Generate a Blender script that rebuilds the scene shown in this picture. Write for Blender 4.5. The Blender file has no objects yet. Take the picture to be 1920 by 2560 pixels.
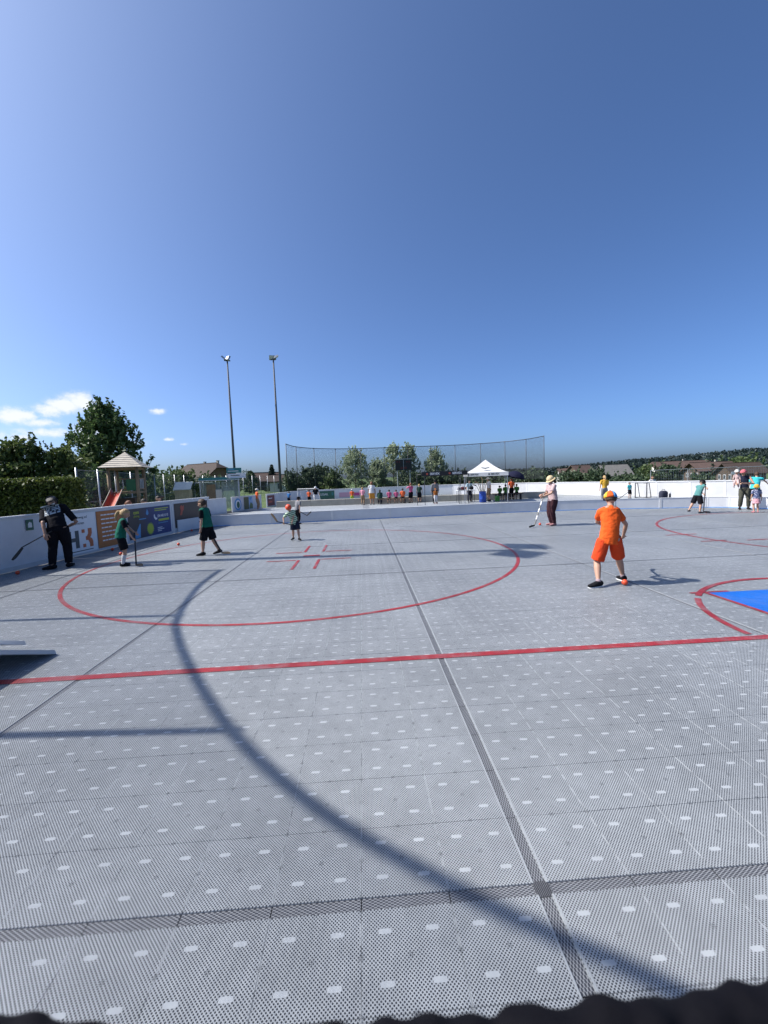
import bpy, bmesh, math, random
import numpy as np
from mathutils import Vector, Matrix, Euler
random.seed(7); rng = np.random.default_rng(7)
R = math.radians
scene = bpy.context.scene
COL = scene.collection

# ------------------------------------------------------------------ camera
cam_d = bpy.data.cameras.new('camera'); cam = bpy.data.objects.new('camera', cam_d); COL.objects.link(cam)
scene.camera = cam
CAMH = 1.72
fwd = Vector((0.04880964, 0.99549281, -0.08131229)); rgt = Vector((0.99791774, -0.0520409, -0.03810425)); upv = Vector((0.04216407, 0.07928312, 0.99596003))
m = Matrix((rgt, upv, -fwd)).transposed().to_4x4(); m.translation = (0, 0, CAMH)
cam.matrix_world = m
cam_d.sensor_fit = 'VERTICAL'; cam_d.sensor_height = 25.6; cam_d.sensor_width = 19.2; cam_d.lens = 10.60
cam_d.clip_start = 0.02; cam_d.clip_end = 6000
cam_d.dof.use_dof = True; cam_d.dof.focus_distance = 7.0; cam_d.dof.aperture_fstop = 3.4

# ------------------------------------------------------------------ light
SUN_EL = R(47.0); SUN_H = Vector((-1, 0.075, 0)).normalized()      # horizontal direction towards the sun
sun_dir = Vector((SUN_H.x * math.cos(SUN_EL), SUN_H.y * math.cos(SUN_EL), math.sin(SUN_EL)))
sd = bpy.data.lights.new('sun', 'SUN'); sd.energy = 5.0; sd.angle = R(0.5); sd.color = (1.0, 0.955, 0.89)
so = bpy.data.objects.new('sun', sd); COL.objects.link(so); so.location = (-30, 5, 40)
so.rotation_euler = sun_dir.to_track_quat('Z', 'Y').to_euler()

scene.render.engine = 'CYCLES'
scene.view_settings.view_transform = 'Standard'; scene.view_settings.look = 'None'
scene.view_settings.exposure = 0.62; scene.view_settings.gamma = 1.0; scene.view_settings.use_curve_mapping = False

world = bpy.data.worlds.new('World'); scene.world = world; world.use_nodes = True
SKY_TINT = (0.89, 0.97, 1.02)     # camera white balance is cool
def build_world():
    nt = world.node_tree; N = nt.nodes; L = nt.links; N.clear()
    def nd(t, **k):
        n = N.new(t)
        for a, b in k.items(): setattr(n, a, b)
        return n
    def math_(op, a, b=None, c=None):
        n = nd('ShaderNodeMath', operation=op)
        for i, v in enumerate((a, b, c)):
            if v is None: continue
            if isinstance(v, (int, float)): n.inputs[i].default_value = v
            else: L.new(v, n.inputs[i])
        return n.outputs[0]
    sky = nd('ShaderNodeTexSky', sky_type='NISHITA'); sky.sun_disc = False
    sky.sun_elevation = SUN_EL; sky.sun_rotation = math.atan2(SUN_H.x, SUN_H.y) % (2 * math.pi)
    sky.altitude = 550; sky.air_density = 0.56; sky.dust_density = 3.9; sky.ozone_density = 6.5
    tc = nd('ShaderNodeTexCoord'); sp = nd('ShaderNodeSeparateXYZ'); L.new(tc.outputs['Generated'], sp.inputs[0])
    az = math_('MULTIPLY', math_('ARCTAN2', sp.outputs[0], sp.outputs[1]), 57.2958)
    el = math_('MULTIPLY', math_('ARCSINE', sp.outputs[2]), 57.2958)
    total = None
    for a, e, sa, se, w in [(-33.1, 8.9, 1.5, .75, 1.0), (-31.9, 9.4, 1.2, .9, 1.0), (-34.5, 8.3, 1.3, .6, .9), (-37.4, 7.6, 1.6, .7, 1.0),
                            (-35.5, 7.0, 1.6, .4, .75), (-38.2, 5.3, 2.4, .6, .62), (-34.4, 6.0, 3.0, .5, .58), (-31.0, 6.2, 2.2, .8, .6),
                            (-24.55, 8.75, .75, .33, .8), (-23.5, 5.5, .5, .2, .6), (-21.9, 4.95, .45, .18, .55), (-28, 5.0, 2.5, .4, .4),
                            (-46, 8.0, 4.0, 1.2, .9), (-58, 6.5, 6.0, 1.2, .8), (-75, 7.5, 5, 1.3, .8), (-100, 7, 8, 1.5, .7), (-140, 7, 9, 1.4, .8)]:
        g = math_('ADD', math_('POWER', math_('DIVIDE', math_('SUBTRACT', az, a), sa), 2), math_('POWER', math_('DIVIDE', math_('SUBTRACT', el, e), se), 2))
        g = math_('MULTIPLY', math_('EXPONENT', math_('MULTIPLY', g, -0.8)), w)
        total = g if total is None else math_('MAXIMUM', total, g)
    cb = nd('ShaderNodeCombineXYZ'); L.new(az, cb.inputs[0]); L.new(math_('MULTIPLY', el, 1.25), cb.inputs[1])
    nz = nd('ShaderNodeTexNoise'); nz.inputs['Scale'].default_value = 0.85; nz.inputs['Detail'].default_value = 9; nz.inputs['Roughness'].default_value = 0.62
    L.new(cb.outputs[0], nz.inputs['Vector'])
    dens = math_('ADD', total, math_('MULTIPLY', math_('MULTIPLY', math_('SUBTRACT', nz.outputs[0], 0.5), 1.5), math_('MINIMUM', math_('MULTIPLY', total, 3.0), 1.0)))
    mr = nd('ShaderNodeMapRange', interpolation_type='SMOOTHSTEP'); L.new(dens, mr.inputs[0])
    mr.inputs[1].default_value = 0.08; mr.inputs[2].default_value = 0.85; mr.inputs[4].default_value = 0.95
    cl = nd('ShaderNodeMix', data_type='RGBA'); L.new(mr.outputs[0], cl.inputs['Factor'])
    hs = nd('ShaderNodeHueSaturation'); hs.inputs['Saturation'].default_value = 1.03; tint = nd('ShaderNodeVectorMath', operation='MULTIPLY'); tint.inputs[1].default_value = tuple(c / 1.4 for c in SKY_TINT); L.new(sky.outputs[0], tint.inputs[0]); gm = nd('ShaderNodeGamma'); gm.inputs['Gamma'].default_value = 1.04; L.new(tint.outputs[0], gm.inputs['Color']); gn = nd('ShaderNodeVectorMath', operation='SCALE'); gn.inputs['Scale'].default_value = 1.4; L.new(gm.outputs[0], gn.inputs[0]); L.new(gn.outputs[0], hs.inputs['Color'])
    L.new(hs.outputs[0], cl.inputs['A']); cl.inputs['B'].default_value = (4.6, 4.75, 4.95, 1)
    bg = nd('ShaderNodeBackground'); bg.inputs['Strength'].default_value = 0.14
    L.new(cl.outputs['Result'], bg.inputs['Color'])
    out = nd('ShaderNodeOutputWorld'); L.new(bg.outputs[0], out.inputs['Surface'])
build_world()

# ------------------------------------------------------------------ materials
MATS = {}
def hexc(h):
    c = [int(h[i:i + 2], 16) / 255 for i in (0, 2, 4)]
    return tuple(x / 12.92 if x <= .04045 else ((x + .055) / 1.055) ** 2.4 for x in c)
def mat(name, color, rough=0.6, var=0.12, scale=8.0, bump=0.0, bscale=60.0, metal=0.0, spec=0.4, coords='Object', transl=0.0):
    if name in MATS: return MATS[name]
    if isinstance(color, str): color = hexc(color)
    mt = bpy.data.materials.new(name); mt.use_nodes = True; nt = mt.node_tree; N = nt.nodes; L = nt.links
    b = N['Principled BSDF']; b.inputs['Roughness'].default_value = rough; b.inputs['Metallic'].default_value = metal
    b.inputs['Specular IOR Level'].default_value = spec
    tc = N.new('ShaderNodeTexCoord')
    nz = N.new('ShaderNodeTexNoise'); nz.inputs['Scale'].default_value = scale; nz.inputs['Detail'].default_value = 5; nz.inputs['Roughness'].default_value = .6
    L.new(tc.outputs[coords], nz.inputs['Vector'])
    mr = N.new('ShaderNodeMapRange'); L.new(nz.outputs[0], mr.inputs[0]); mr.inputs[1].default_value = .25; mr.inputs[2].default_value = .75
    mr.inputs[3].default_value = 1 - var; mr.inputs[4].default_value = 1 + var
    mx = N.new('ShaderNodeVectorMath'); mx.operation = 'SCALE'; mx.inputs[0].default_value = color; L.new(mr.outputs[0], mx.inputs['Scale'])
    L.new(mx.outputs[0], b.inputs['Base Color'])
    if bump > 0:
        n2 = N.new('ShaderNodeTexNoise'); n2.inputs['Scale'].default_value = bscale; n2.inputs['Detail'].default_value = 3; L.new(tc.outputs[coords], n2.inputs['Vector'])
        bp = N.new('ShaderNodeBump'); bp.inputs['Strength'].default_value = bump; bp.inputs['Distance'].default_value = 0.02
        L.new(n2.outputs[0], bp.inputs['Height']); L.new(bp.outputs[0], b.inputs['Normal'])
    if transl > 0:
        tr = N.new('ShaderNodeBsdfTranslucent'); L.new(mx.outputs[0], tr.inputs['Color'])
        ms = N.new('ShaderNodeMixShader'); ms.inputs[0].default_value = transl
        L.new(b.outputs[0], ms.inputs[1]); L.new(tr.outputs[0], ms.inputs[2]); L.new(ms.outputs[0], N['Material Output'].inputs['Surface'])
    MATS[name] = mt
    return mt
class NB:
    """small node helper"""
    def __init__(s, mt): s.nt = mt.node_tree; s.N = s.nt.nodes; s.L = s.nt.links
    def m(s, op, *a, clamp=False):
        n = s.N.new('ShaderNodeMath'); n.operation = op; n.use_clamp = clamp
        for i, v in enumerate(a):
            if isinstance(v, (int, float)): n.inputs[i].default_value = v
            else: s.L.new(v, n.inputs[i])
        return n.outputs[0]
    def mr(s, v, a, b, c=0., d=1., smooth=True):
        n = s.N.new('ShaderNodeMapRange'); n.interpolation_type = 'SMOOTHSTEP' if smooth else 'LINEAR'
        s.L.new(v, n.inputs[0])
        for i, q in enumerate((a, b, c, d)): n.inputs[i + 1].default_value = q
        return n.outputs[0]
    def mix(s, f, a, b):
        n = s.N.new('ShaderNodeMix'); n.data_type = 'RGBA'
        if isinstance(f, (int, float)): n.inputs['Factor'].default_value = f
        else: s.L.new(f, n.inputs['Factor'])
        for k, v in (('A', a), ('B', b)):
            if isinstance(v, tuple): n.inputs[k].default_value = (*v, 1) if len(v) == 3 else v
            else: s.L.new(v, n.inputs[k])
        return n.outputs['Result']
    def noise(s, vec, scale, detail=4, rough=.55):
        n = s.N.new('ShaderNodeTexNoise'); n.inputs['Scale'].default_value = scale; n.inputs['Detail'].default_value = detail; n.inputs['Roughness'].default_value = rough
        s.L.new(vec, n.inputs['Vector']); return n.outputs[0]

def hole_floor(name, base, spots=True, nu=26, nv=24, r=.232, hole=(.012, .014, .019), spot=None, fade=0., rough=.5, dirt=.13, edge=True):
    """perforated plastic sport tile; UV runs 0..1 across one tile"""
    mt = bpy.data.materials.new(name); mt.use_nodes = True; b = NB(mt); P = b.N['Principled BSDF']
    uv = b.N.new('ShaderNodeUVMap'); sp = b.N.new('ShaderNodeSeparateXYZ'); b.L.new(uv.outputs[0], sp.inputs[0])
    u, v = sp.outputs[0], sp.outputs[1]
    def lat(off):
        x = b.m('SUBTRACT', b.m('FRACT', b.m('ADD', b.m('MULTIPLY', u, nu), off)), .5)
        y = b.m('SUBTRACT', b.m('FRACT', b.m('ADD', b.m('MULTIPLY', v, nv), off)), .5)
        return b.m('SQRT', b.m('ADD', b.m('MULTIPLY', x, x), b.m('MULTIPLY', y, y)))
    d = b.m('MINIMUM', lat(.25), lat(.75))
    hm = b.mr(d, r - .04, r + .04, 1., 0.)
    geo = b.N.new('ShaderNodeNewGeometry')
    n1 = b.noise(geo.outputs['Position'], 0.55, 6, .62); n2 = b.noise(geo.outputs['Position'], 9., 5, .7)
    tone = b.m('ADD', b.mr(n1, .3, .7, 1 - dirt, 1 + dirt), b.mr(n2, .3, .7, -dirt * .6, dirt * .6))
    if 'Info' not in name:
        oi = b.N.new('ShaderNodeObjectInfo'); tone = b.m('ADD', tone, b.m('MULTIPLY', b.m('SUBTRACT', oi.outputs['Random'], .5), .06))
    col = b.N.new('ShaderNodeVectorMath'); col.operation = 'SCALE'; col.inputs[0].default_value = base; b.L.new(tone, col.inputs['Scale'])
    c = col.outputs[0]
    if spots:
        su = b.m('DIVIDE', b.m('ABSOLUTE', b.m('SUBTRACT', b.m('FRACT', b.m('MULTIPLY', u, 2)), .5)), .140)
        sv = b.m('DIVIDE', b.m('ABSOLUTE', b.m('SUBTRACT', b.m('FRACT', b.m('MULTIPLY', v, 2)), .5)), .060)
        s4 = b.m('ADD', b.m('POWER', su, 4), b.m('POWER', sv, 4))
        sm = b.mr(s4, .75, 1.15, 1., 0.)
        hm = b.m('MULTIPLY', hm, b.m('SUBTRACT', 1., sm))
        wear = b.mr(b.noise(geo.outputs['Position'], 3.1, 3), .3, .7, .35, .85); c = b.mix(b.m('MULTIPLY', sm, wear), c, spot or tuple(min(.8, x * 1.22) for x in base))
    if edge:
        cu = b.m('ABSOLUTE', b.m('SUBTRACT', b.m('FRACT', b.m('ADD', b.m('MULTIPLY', u, 2), .5)), .5)); cv = b.m('ABSOLUTE', b.m('SUBTRACT', b.m('FRACT', b.m('ADD', b.m('MULTIPLY', v, 2), .5)), .5))
        inn = b.m('LESS_THAN', b.m('MAXIMUM', cu, cv), .062); bars = b.m('MAXIMUM', b.m('LESS_THAN', b.m('ABSOLUTE', b.m('SUBTRACT', cu, .022)), .011), b.m('LESS_THAN', b.m('ABSOLUTE', b.m('SUBTRACT', cv, .022)), .011))
        hm = b.m('MAXIMUM', hm, b.m('MULTIPLY', b.m('MULTIPLY', inn, bars), .45))
        eu = b.m('ABSOLUTE', b.m('SUBTRACT', u, .5)); em = b.mr(eu, .488, .492, 0., 1.)
        nn = b.noise(geo.outputs['Position'], 22., 2)
        em = b.m('MULTIPLY', em, b.mr(nn, .35, .6))
        hm = b.m('MULTIPLY', hm, b.m('SUBTRACT', 1., em)); c = b.mix(b.m('MULTIPLY', em, .14), c, tuple(min(.8, x * 1.5) for x in base))
    if fade: c = b.mix(b.m('MULTIPLY', b.mr(b.noise(geo.outputs['Position'], 2.3, 8, .72), .42, .68), fade), c, TILE)
    c = b.mix(hm, c, hole)
    b.L.new(c, P.inputs['Base Color']); P.inputs['Roughness'].default_value = rough; P.inputs['Specular IOR Level'].default_value = .35
    bp = b.N.new('ShaderNodeBump'); bp.inputs['Strength'].default_value = .5; bp.inputs['Distance'].default_value = .002
    b.L.new(b.m('SUBTRACT', 1., hm), bp.inputs['Height']); b.L.new(bp.outputs[0], P.inputs['Normal'])
    MATS[name] = mt; return mt

TILE = (.280, .296, .307)
M_TILE = hole_floor('sport_tile_grey', TILE)
M_LINE = hole_floor('sport_tile_red', (.36, .020, .024), spots=False, edge=False, hole=(.04, .006, .008), dirt=.22, fade=.42)
M_BLUE = hole_floor('sport_tile_blue', (.006, .13, .55), spots=False, edge=False, hole=(.004, .05, .2), fade=.16)
M_STRIP = hole_floor('expansion_strip', (.225, .232, .242), spots=False, edge=False, nu=11, nv=4, r=.30, hole=(.035, .037, .045))

def net_mat(name, color, alpha, pitch=.05, wire=.1):
    """knotted mesh: grid of threads, open in between"""
    mt = bpy.data.materials.new(name); mt.use_nodes = True; b = NB(mt)
    uv = b.N.new('ShaderNodeUVMap'); sp = b.N.new('ShaderNodeSeparateXYZ'); b.L.new(uv.outputs[0], sp.inputs[0])
    def ln(o):
        f = b.m('ABSOLUTE', b.m('SUBTRACT', b.m('FRACT', b.m('DIVIDE', o, pitch)), .5)); return b.m('LESS_THAN', f, wire / 2)
    msk = b.m('MAXIMUM', ln(b.m('ADD', sp.outputs[0], sp.outputs[1])), ln(b.m('SUBTRACT', sp.outputs[0], sp.outputs[1])))
    P = b.N['Principled BSDF']; P.inputs['Base Color'].default_value = (*color, 1); P.inputs['Roughness'].default_value = .7
    tr = b.N.new('ShaderNodeBsdfTransparent'); ms = b.N.new('ShaderNodeMixShader')
    b.L.new(msk, ms.inputs[0]); b.L.new(tr.outputs[0], ms.inputs[1]); b.L.new(P.outputs[0], ms.inputs[2])
    b.L.new(ms.outputs[0], b.N['Material Output'].inputs['Surface'])
    MATS[name] = mt; return mt
M_NET = net_mat('black_safety_net', (.02, .022, .028), .2, .045, .15)
M_WIRE = net_mat('wire_mesh', (.22, .24, .25), .2, .05, .075)

def scuffed(name, c, amt):
    mt = bpy.data.materials.new(name); mt.use_nodes = True; b = NB(mt); geo = b.N.new('ShaderNodeNewGeometry'); pos = geo.outputs['Position']
    mp = b.N.new('ShaderNodeMapping'); mp.inputs['Scale'].default_value = (1.2, 1.2, 3.2); b.L.new(pos, mp.inputs[0])
    n1 = b.mr(b.noise(pos, 1.4, 6, .6), .3, .75, 1.04, .9); n2 = b.mr(b.noise(mp.outputs[0], 7., 6, .75), .60, .74, 0., 1.)
    vo = b.N.new('ShaderNodeTexVoronoi'); vo.inputs['Scale'].default_value = 5.5; b.L.new(pos, vo.inputs['Vector']); spk = b.mr(vo.outputs['Distance'], .05, .10, 1., 0.)
    spz = b.N.new('ShaderNodeSeparateXYZ'); b.L.new(pos, spz.inputs[0]); low = b.mr(spz.outputs[2], 0., .5, 1., .35)
    dirt = b.m('MULTIPLY', b.m('MAXIMUM', b.m('MULTIPLY', n2, .55), b.m('MULTIPLY', spk, .6)), b.m('MULTIPLY', low, amt))
    sc = b.N.new('ShaderNodeVectorMath'); sc.operation = 'SCALE'; sc.inputs[0].default_value = c; b.L.new(n1, sc.inputs['Scale'])
    b.L.new(b.mix(dirt, sc.outputs[0], (.16, .16, .17)), b.N['Principled BSDF'].inputs['Base Color']); b.N['Principled BSDF'].inputs['Roughness'].default_value = .42; MATS[name] = mt; return mt
WHITE = scuffed('white_plastic_board', (.58, .59, .61), .8)
WHITE2 = mat('white_lacquer', (.60, .605, .61), .4, .03, 4)
SCUFF = scuffed('scuffed_white_board', (.50, .50, .50), .9)
GALV = mat('galvanised_steel', (.42, .43, .45), .42, .12, 9, metal=.6)
DARKM = mat('dark_painted_steel', (.035, .037, .045), .45, .1)
POLE = mat('lamp_pole_grey', (.085, .09, .105), .6, .08, spec=.2)
CONC = mat('concrete_wall', (.34, .32, .27), .85, .22, 1.3, bump=.3, bscale=30)
ASPH = mat('dark_subfloor', (.035, .036, .04), .9, .2, 3)
GRASS = mat('lawn', (.06, .095, .022), .9, .35, .6, bump=.6, bscale=40)
BARK = mat('bark', (.09, .07, .05), .9, .3, 12, bump=.5, bscale=40)
WOOD = mat('weathered_wood', (.24, .17, .10), .75, .25, 6)
WOODL = mat('pale_shingle', (.44, .39, .32), .7, .16, 5)
WOODD = mat('dark_wood', (.09, .06, .045), .8, .25, 6)
BLUEK = mat('blue_kick_strip', (.16, .36, .72), .45, .08)
BLACK = mat('black_plastic', (.012, .012, .014), .5, .1)
SKIN = mat('skin_fair', (.40, .235, .165), .55, .06, 20, spec=.3)
SKIN2 = mat('skin_tanned', (.31, .18, .125), .55, .06, 20, spec=.3)
def fabric(name, color, var=.10):
    color = tuple(c * .74 for c in color)
    return mat(name, color, .85, var, 9, bump=1.0, bscale=13, spec=.15)
ORANGEB = mat('orange_ball_plastic', (.62, .07, .025), .45, .06)

# ------------------------------------------------------------------ mesh helper
class MB:
    def __init__(s): s.v = []; s.f = []; s.uv = None
    def add(s, vs, fs):
        o = len(s.v); s.v += [tuple(p) for p in vs]; s.f += [tuple(i + o for i in f) for f in fs]; return s
    def box(s, c, size, rz=0., rot=None):
        hx, hy, hz = size[0] / 2, size[1] / 2, size[2] / 2
        M = rot if rot is not None else Matrix.Rotation(rz, 3, 'Z'); c = Vector(c)
        vs = [c + M @ Vector((x * hx, y * hy, z * hz)) for z in (-1, 1) for y in (-1, 1) for x in (-1, 1)]
        return s.add(vs, [(0, 2, 3, 1), (4, 5, 7, 6), (0, 1, 5, 4), (2, 6, 7, 3), (0, 4, 6, 2), (1, 3, 7, 5)])
    def bevbox(s, c, size, b=.01, rz=0., rot=None):
        hx, hy, hz = size[0] / 2, size[1] / 2, size[2] / 2
        b = min(b, hx * .9, hy * .9, hz * .9)
        M = rot if rot is not None else Matrix.Rotation(rz, 3, 'Z'); c = Vector(c); bm = bmesh.new(); bmesh.ops.create_cube(bm, size=1)
        for q in bm.verts: q.co = Vector((q.co.x * hx * 2, q.co.y * hy * 2, q.co.z * hz * 2))
        bmesh.ops.bevel(bm, geom=bm.edges[:], offset=b, segments=2, affect='EDGES', profile=.6)
        bm.verts.index_update()
        s.add([c + M @ q.co for q in bm.verts], [[q.index for q in f.verts] for f in bm.faces]); bm.free(); return s
    def beam(s, a, b, w, d=None):
        a = Vector(a); b = Vector(b); d = d or w; t = b - a; L = t.length; q = t.to_track_quat('Z', 'Y').to_matrix()
        return s.box((a + b) / 2, (w, d, L), rot=q)
    def tube(s, pts, r, n=8, cap=True):
        pts = [Vector(p) for p in pts]; k = len(pts); rr = r if isinstance(r, (list, tuple)) else [r] * k
        rings = []; prev = None
        for i, p in enumerate(pts):
            t = (pts[min(i + 1, k - 1)] - pts[max(i - 1, 0)])
            if t.length < 1e-9: t = Vector((0, 0, 1))
            t.normalize()
            if prev is None:
                a = Vector((1, 0, 0)) if abs(t.x) < .9 else Vector((0, 1, 0))
            else: a = prev
            a = (a - t * a.dot(t)); a.normalize(); prev = a; c = t.cross(a)
            rings.append([p + (a * math.cos(2 * math.pi * j / n) + c * math.sin(2 * math.pi * j / n)) * rr[i] for j in range(n)])
        vs = [v for rg in rings for v in rg]; fs = []
        for i in range(k - 1):
            for j in range(n):
                a, b = i * n + j, i * n + (j + 1) % n; fs.append((a, b, b + n, a + n))
        if cap: fs.append(tuple(range(n - 1, -1, -1))); fs.append(tuple((k - 1) * n + j for j in range(n)))
        return s.add(vs, fs)
    def loft(s, pts, rads, side=(1, 0, 0), n=14, round_ends=True):
        """tube with elliptic rings: rads = (along side, across)"""
        pts = [Vector(p) for p in pts]; rads = [(r, r) if isinstance(r, (int, float)) else r for r in rads]; k = len(pts)
        if round_ends:
            t0 = (pts[0] - pts[1]).normalized(); t1 = (pts[-1] - pts[-2]).normalized()
            r0, r1 = rads[0], rads[-1]; m0, m1 = min(r0), min(r1)
            pts = [pts[0] + t0 * m0 * .75, pts[0] + t0 * m0 * .5] + pts + [pts[-1] + t1 * m1 * .5, pts[-1] + t1 * m1 * .75]
            rads = [(r0[0] * .4, r0[1] * .4), (r0[0] * .78, r0[1] * .78)] + rads + [(r1[0] * .78, r1[1] * .78), (r1[0] * .4, r1[1] * .4)]; k += 4
        vs = []; sd_ = Vector(side)
        for i, p in enumerate(pts):
            t = (pts[min(i + 1, k - 1)] - pts[max(i - 1, 0)]).normalized()
            a = sd_ - t * sd_.dot(t)
            if a.length < 1e-3: a = Vector((0, 1, 0)) - t * t.y
            a.normalize(); c = t.cross(a)
            for j in range(n):
                th = 2 * math.pi * j / n; vs.append(p + a * math.cos(th) * rads[i][0] + c * math.sin(th) * rads[i][1])
        fs = []
        for i in range(k - 1):
            for j in range(n):
                a, b = i * n + j, i * n + (j + 1) % n; fs.append((a, b, b + n, a + n))
        fs.append(tuple(range(n - 1, -1, -1))); fs.append(tuple((k - 1) * n + j for j in range(n)))
        return s.add(vs, fs)
    def ball(s, c, rad, M=None, nu=14, nv=9, fn=None):
        c = Vector(c); rad = (rad,) * 3 if isinstance(rad, (int, float)) else rad; M = M or Matrix.Identity(3); vs = []
        for i in range(nv + 1):
            ph = math.pi * i / nv
            for j in range(nu):
                th = 2 * math.pi * j / nu; q = Vector((math.sin(ph) * math.cos(th), math.sin(ph) * math.sin(th), math.cos(ph)))
                if i in (0, nv): q = Vector((0.02 * math.cos(th), 0.02 * math.sin(th), q.z))
                if fn: q = fn(q)
                vs.append(c + M @ Vector((q.x * rad[0], q.y * rad[1], q.z * rad[2])))
        fs = []
        for i in range(nv):
            for j in range(nu):
                a, b = i * nu + j, i * nu + (j + 1) % nu; fs.append((a, a + nu, b + nu, b))
        fs.append(tuple(range(nu))); fs.append(tuple(nv * nu + j for j in range(nu - 1, -1, -1)))
        return s.add(vs, fs)
    def lathe(s, c, prof, n=20):
        """profile of (radius, z) turned round the z axis through c"""
        c = Vector(c); vs = []; k = len(prof)
        for r_, z in prof:
            for j in range(n):
                th = 2 * math.pi * j / n; vs.append(c + Vector((r_ * math.cos(th), r_ * math.sin(th), z)))
        fs = [(i * n + j, i * n + (j + 1) % n, (i + 1) * n + (j + 1) % n, (i + 1) * n + j) for i in range(k - 1) for j in range(n)]
        fs.append(tuple(range(n - 1, -1, -1))); fs.append(tuple((k - 1) * n + j for j in range(n)))
        return s.add(vs, fs)
    def prism(s, poly, y0, y1):
        """polygon in the local xz plane pushed from y0 to y1"""
        n = len(poly); vs = [(x, y0, z) for x, z in poly] + [(x, y1, z) for x, z in poly]
        fs = [tuple(range(n)), tuple(range(2 * n - 1, n - 1, -1))] + [(i, i + n, (i + 1) % n + n, (i + 1) % n) for i in range(n)]
        return s.add(vs, fs)
    def mesh(s, name):
        me = bpy.data.meshes.new(name); me.from_pydata(s.v, [], s.f); me.update(); return me
    def build(s, name, material, parent=None, smooth=False, loc=None, rz=0., fix=True):
        me = s.mesh(name)
        if fix:
            bm = bmesh.new(); bm.from_mesh(me); bmesh.ops.recalc_face_normals(bm, faces=bm.faces[:]); bm.to_mesh(me); bm.free()
        if smooth: me.shade_smooth()
        o = bpy.data.objects.new(name, me); COL.objects.link(o)
        if material: me.materials.append(material)
        if parent: o.parent = parent
        if loc: o.location = loc
        if rz: o.rotation_euler.z = rz
        return o
def tag(o, label=None, cat=None, group=None, kind=None):
    if label: o['label'] = label
    if cat: o['category'] = cat
    if group: o['group'] = group
    if kind: o['kind'] = kind
    return o
def thing(name, label, cat, loc=(0, 0, 0), rz=0., group=None):
    o = bpy.data.objects.new(name, None); COL.objects.link(o); o.location = loc; o.rotation_euler.z = rz; o.empty_display_size = .1
    return tag(o, label, cat, group)
def text(s, size, material, parent, x, z, y, name='lettering', align='LEFT', bold=0.0, sx=1.0):
    """lettering on a plane that faces local -y, one mesh per word"""
    if ' ' in s and align == 'LEFT':
        for w_ in s.split(' '):
            q = text(w_, size, material, parent, x, z, y, name, align, bold, sx); x = max(v.co.x for v in q.data.vertices) + .27 * size * sx
        return q
    cu = bpy.data.curves.new('t', 'FONT'); cu.body = s; cu.size = size; cu.align_x = align; cu.extrude = .0012; cu.offset = bold; cu.resolution_u = 3
    o = bpy.data.objects.new('t', cu); COL.objects.link(o)
    dg = bpy.context.evaluated_depsgraph_get(); me = bpy.data.meshes.new_from_object(o.evaluated_get(dg)); bpy.data.objects.remove(o)
    me.transform(Matrix.Translation((x, y, z)) @ Matrix.Rotation(R(90), 4, 'X') @ Matrix.Diagonal((sx, 1, 1, 1)))
    me.materials.clear(); me.materials.append(material)
    q = bpy.data.objects.new(name, me); COL.objects.link(q); q.parent = parent; return q

# ------------------------------------------------------------------ terrain
def hgt(x, y):
    d = math.hypot(x, y)
    az = math.degrees(math.atan2(x, y))
    t = min(1, max(0, (d - 45) / 60)); z = -0.08 - t * 3.0 * min(1, max(0, (az - 6) / 14))
    rise = min(1, max(0, (d - 280) / 330)); rise = rise * rise * (3 - 2 * rise)
    prof = np.interp(az, [-180, -60, -20, 6, 12, 18, 24, 29, 34, 37.5, 40.5, 43, 50, 80, 120, 180], [2, 3, 2, 1, 3, 7, 7, 10.5, 15, 17, 19, 21.5, 19, 12, 5, 2])
    return z + rise * prof * .78
def build_terrain():
    vs = []; fs = []; rad = [0, 6, 15, 30, 45, 60, 80, 105, 140, 190, 240, 280, 330, 390, 450, 520, 580, 620, 700, 900, 1500, 3000]; n = 120
    for r_ in rad:
        for j in range(n):
            a = 2 * math.pi * j / n; x, y = r_ * math.sin(a), r_ * math.cos(a); vs.append((x, y, hgt(x, y)))
    for i in range(len(rad) - 1):
        for j in range(n): fs.append((i * n + j, i * n + (j + 1) % n, (i + 1) * n + (j + 1) % n, (i + 1) * n + j))
    m = MB(); m.add(vs, fs); o = m.build('ground', GRASS, smooth=True); tag(o, kind='structure')
build_terrain()

# ------------------------------------------------------------------ rink floor
TX = .3622; SEAM_X0 = .675; SEAM_DX = 3.31; SW = .05
SEAM_Y = [1.59, 7.52, 11.0, 14.5]
floor = MB().box((4.5, 13.0, -.045), (26.0, 32.0, .05)).build('rink_floor', ASPH); tag(floor, kind='structure')
def board_x(y): return -7.62 + .1315 * (y - 9.12)
def tile_mesh(name, tx, ty):
    h = .00025; b = .0008; x0, x1, y0, y1 = -tx / 2 + h, tx / 2 - h, -ty / 2 + h, ty / 2 - h
    vs = [(x0, y0, -.016), (x1, y0, -.016), (x1, y1, -.016), (x0, y1, -.016), (x0, y0, -.003), (x1, y0, -.003), (x1, y1, -.003), (x0, y1, -.003),
          (x0 + b, y0 + b, 0), (x1 - b, y0 + b, 0), (x1 - b, y1 - b, 0), (x0 + b, y1 - b, 0)]
    fs = [(8, 9, 10, 11)] + [(i, (i + 1) % 4, 4 + (i + 1) % 4, 4 + i) for i in range(4)] + [(4 + i, 4 + (i + 1) % 4, 8 + (i + 1) % 4, 8 + i) for i in range(4)]
    return vs, fs
tiles = []
ycells = []
edges = [-1.5] + SEAM_Y + [17.75]
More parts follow.
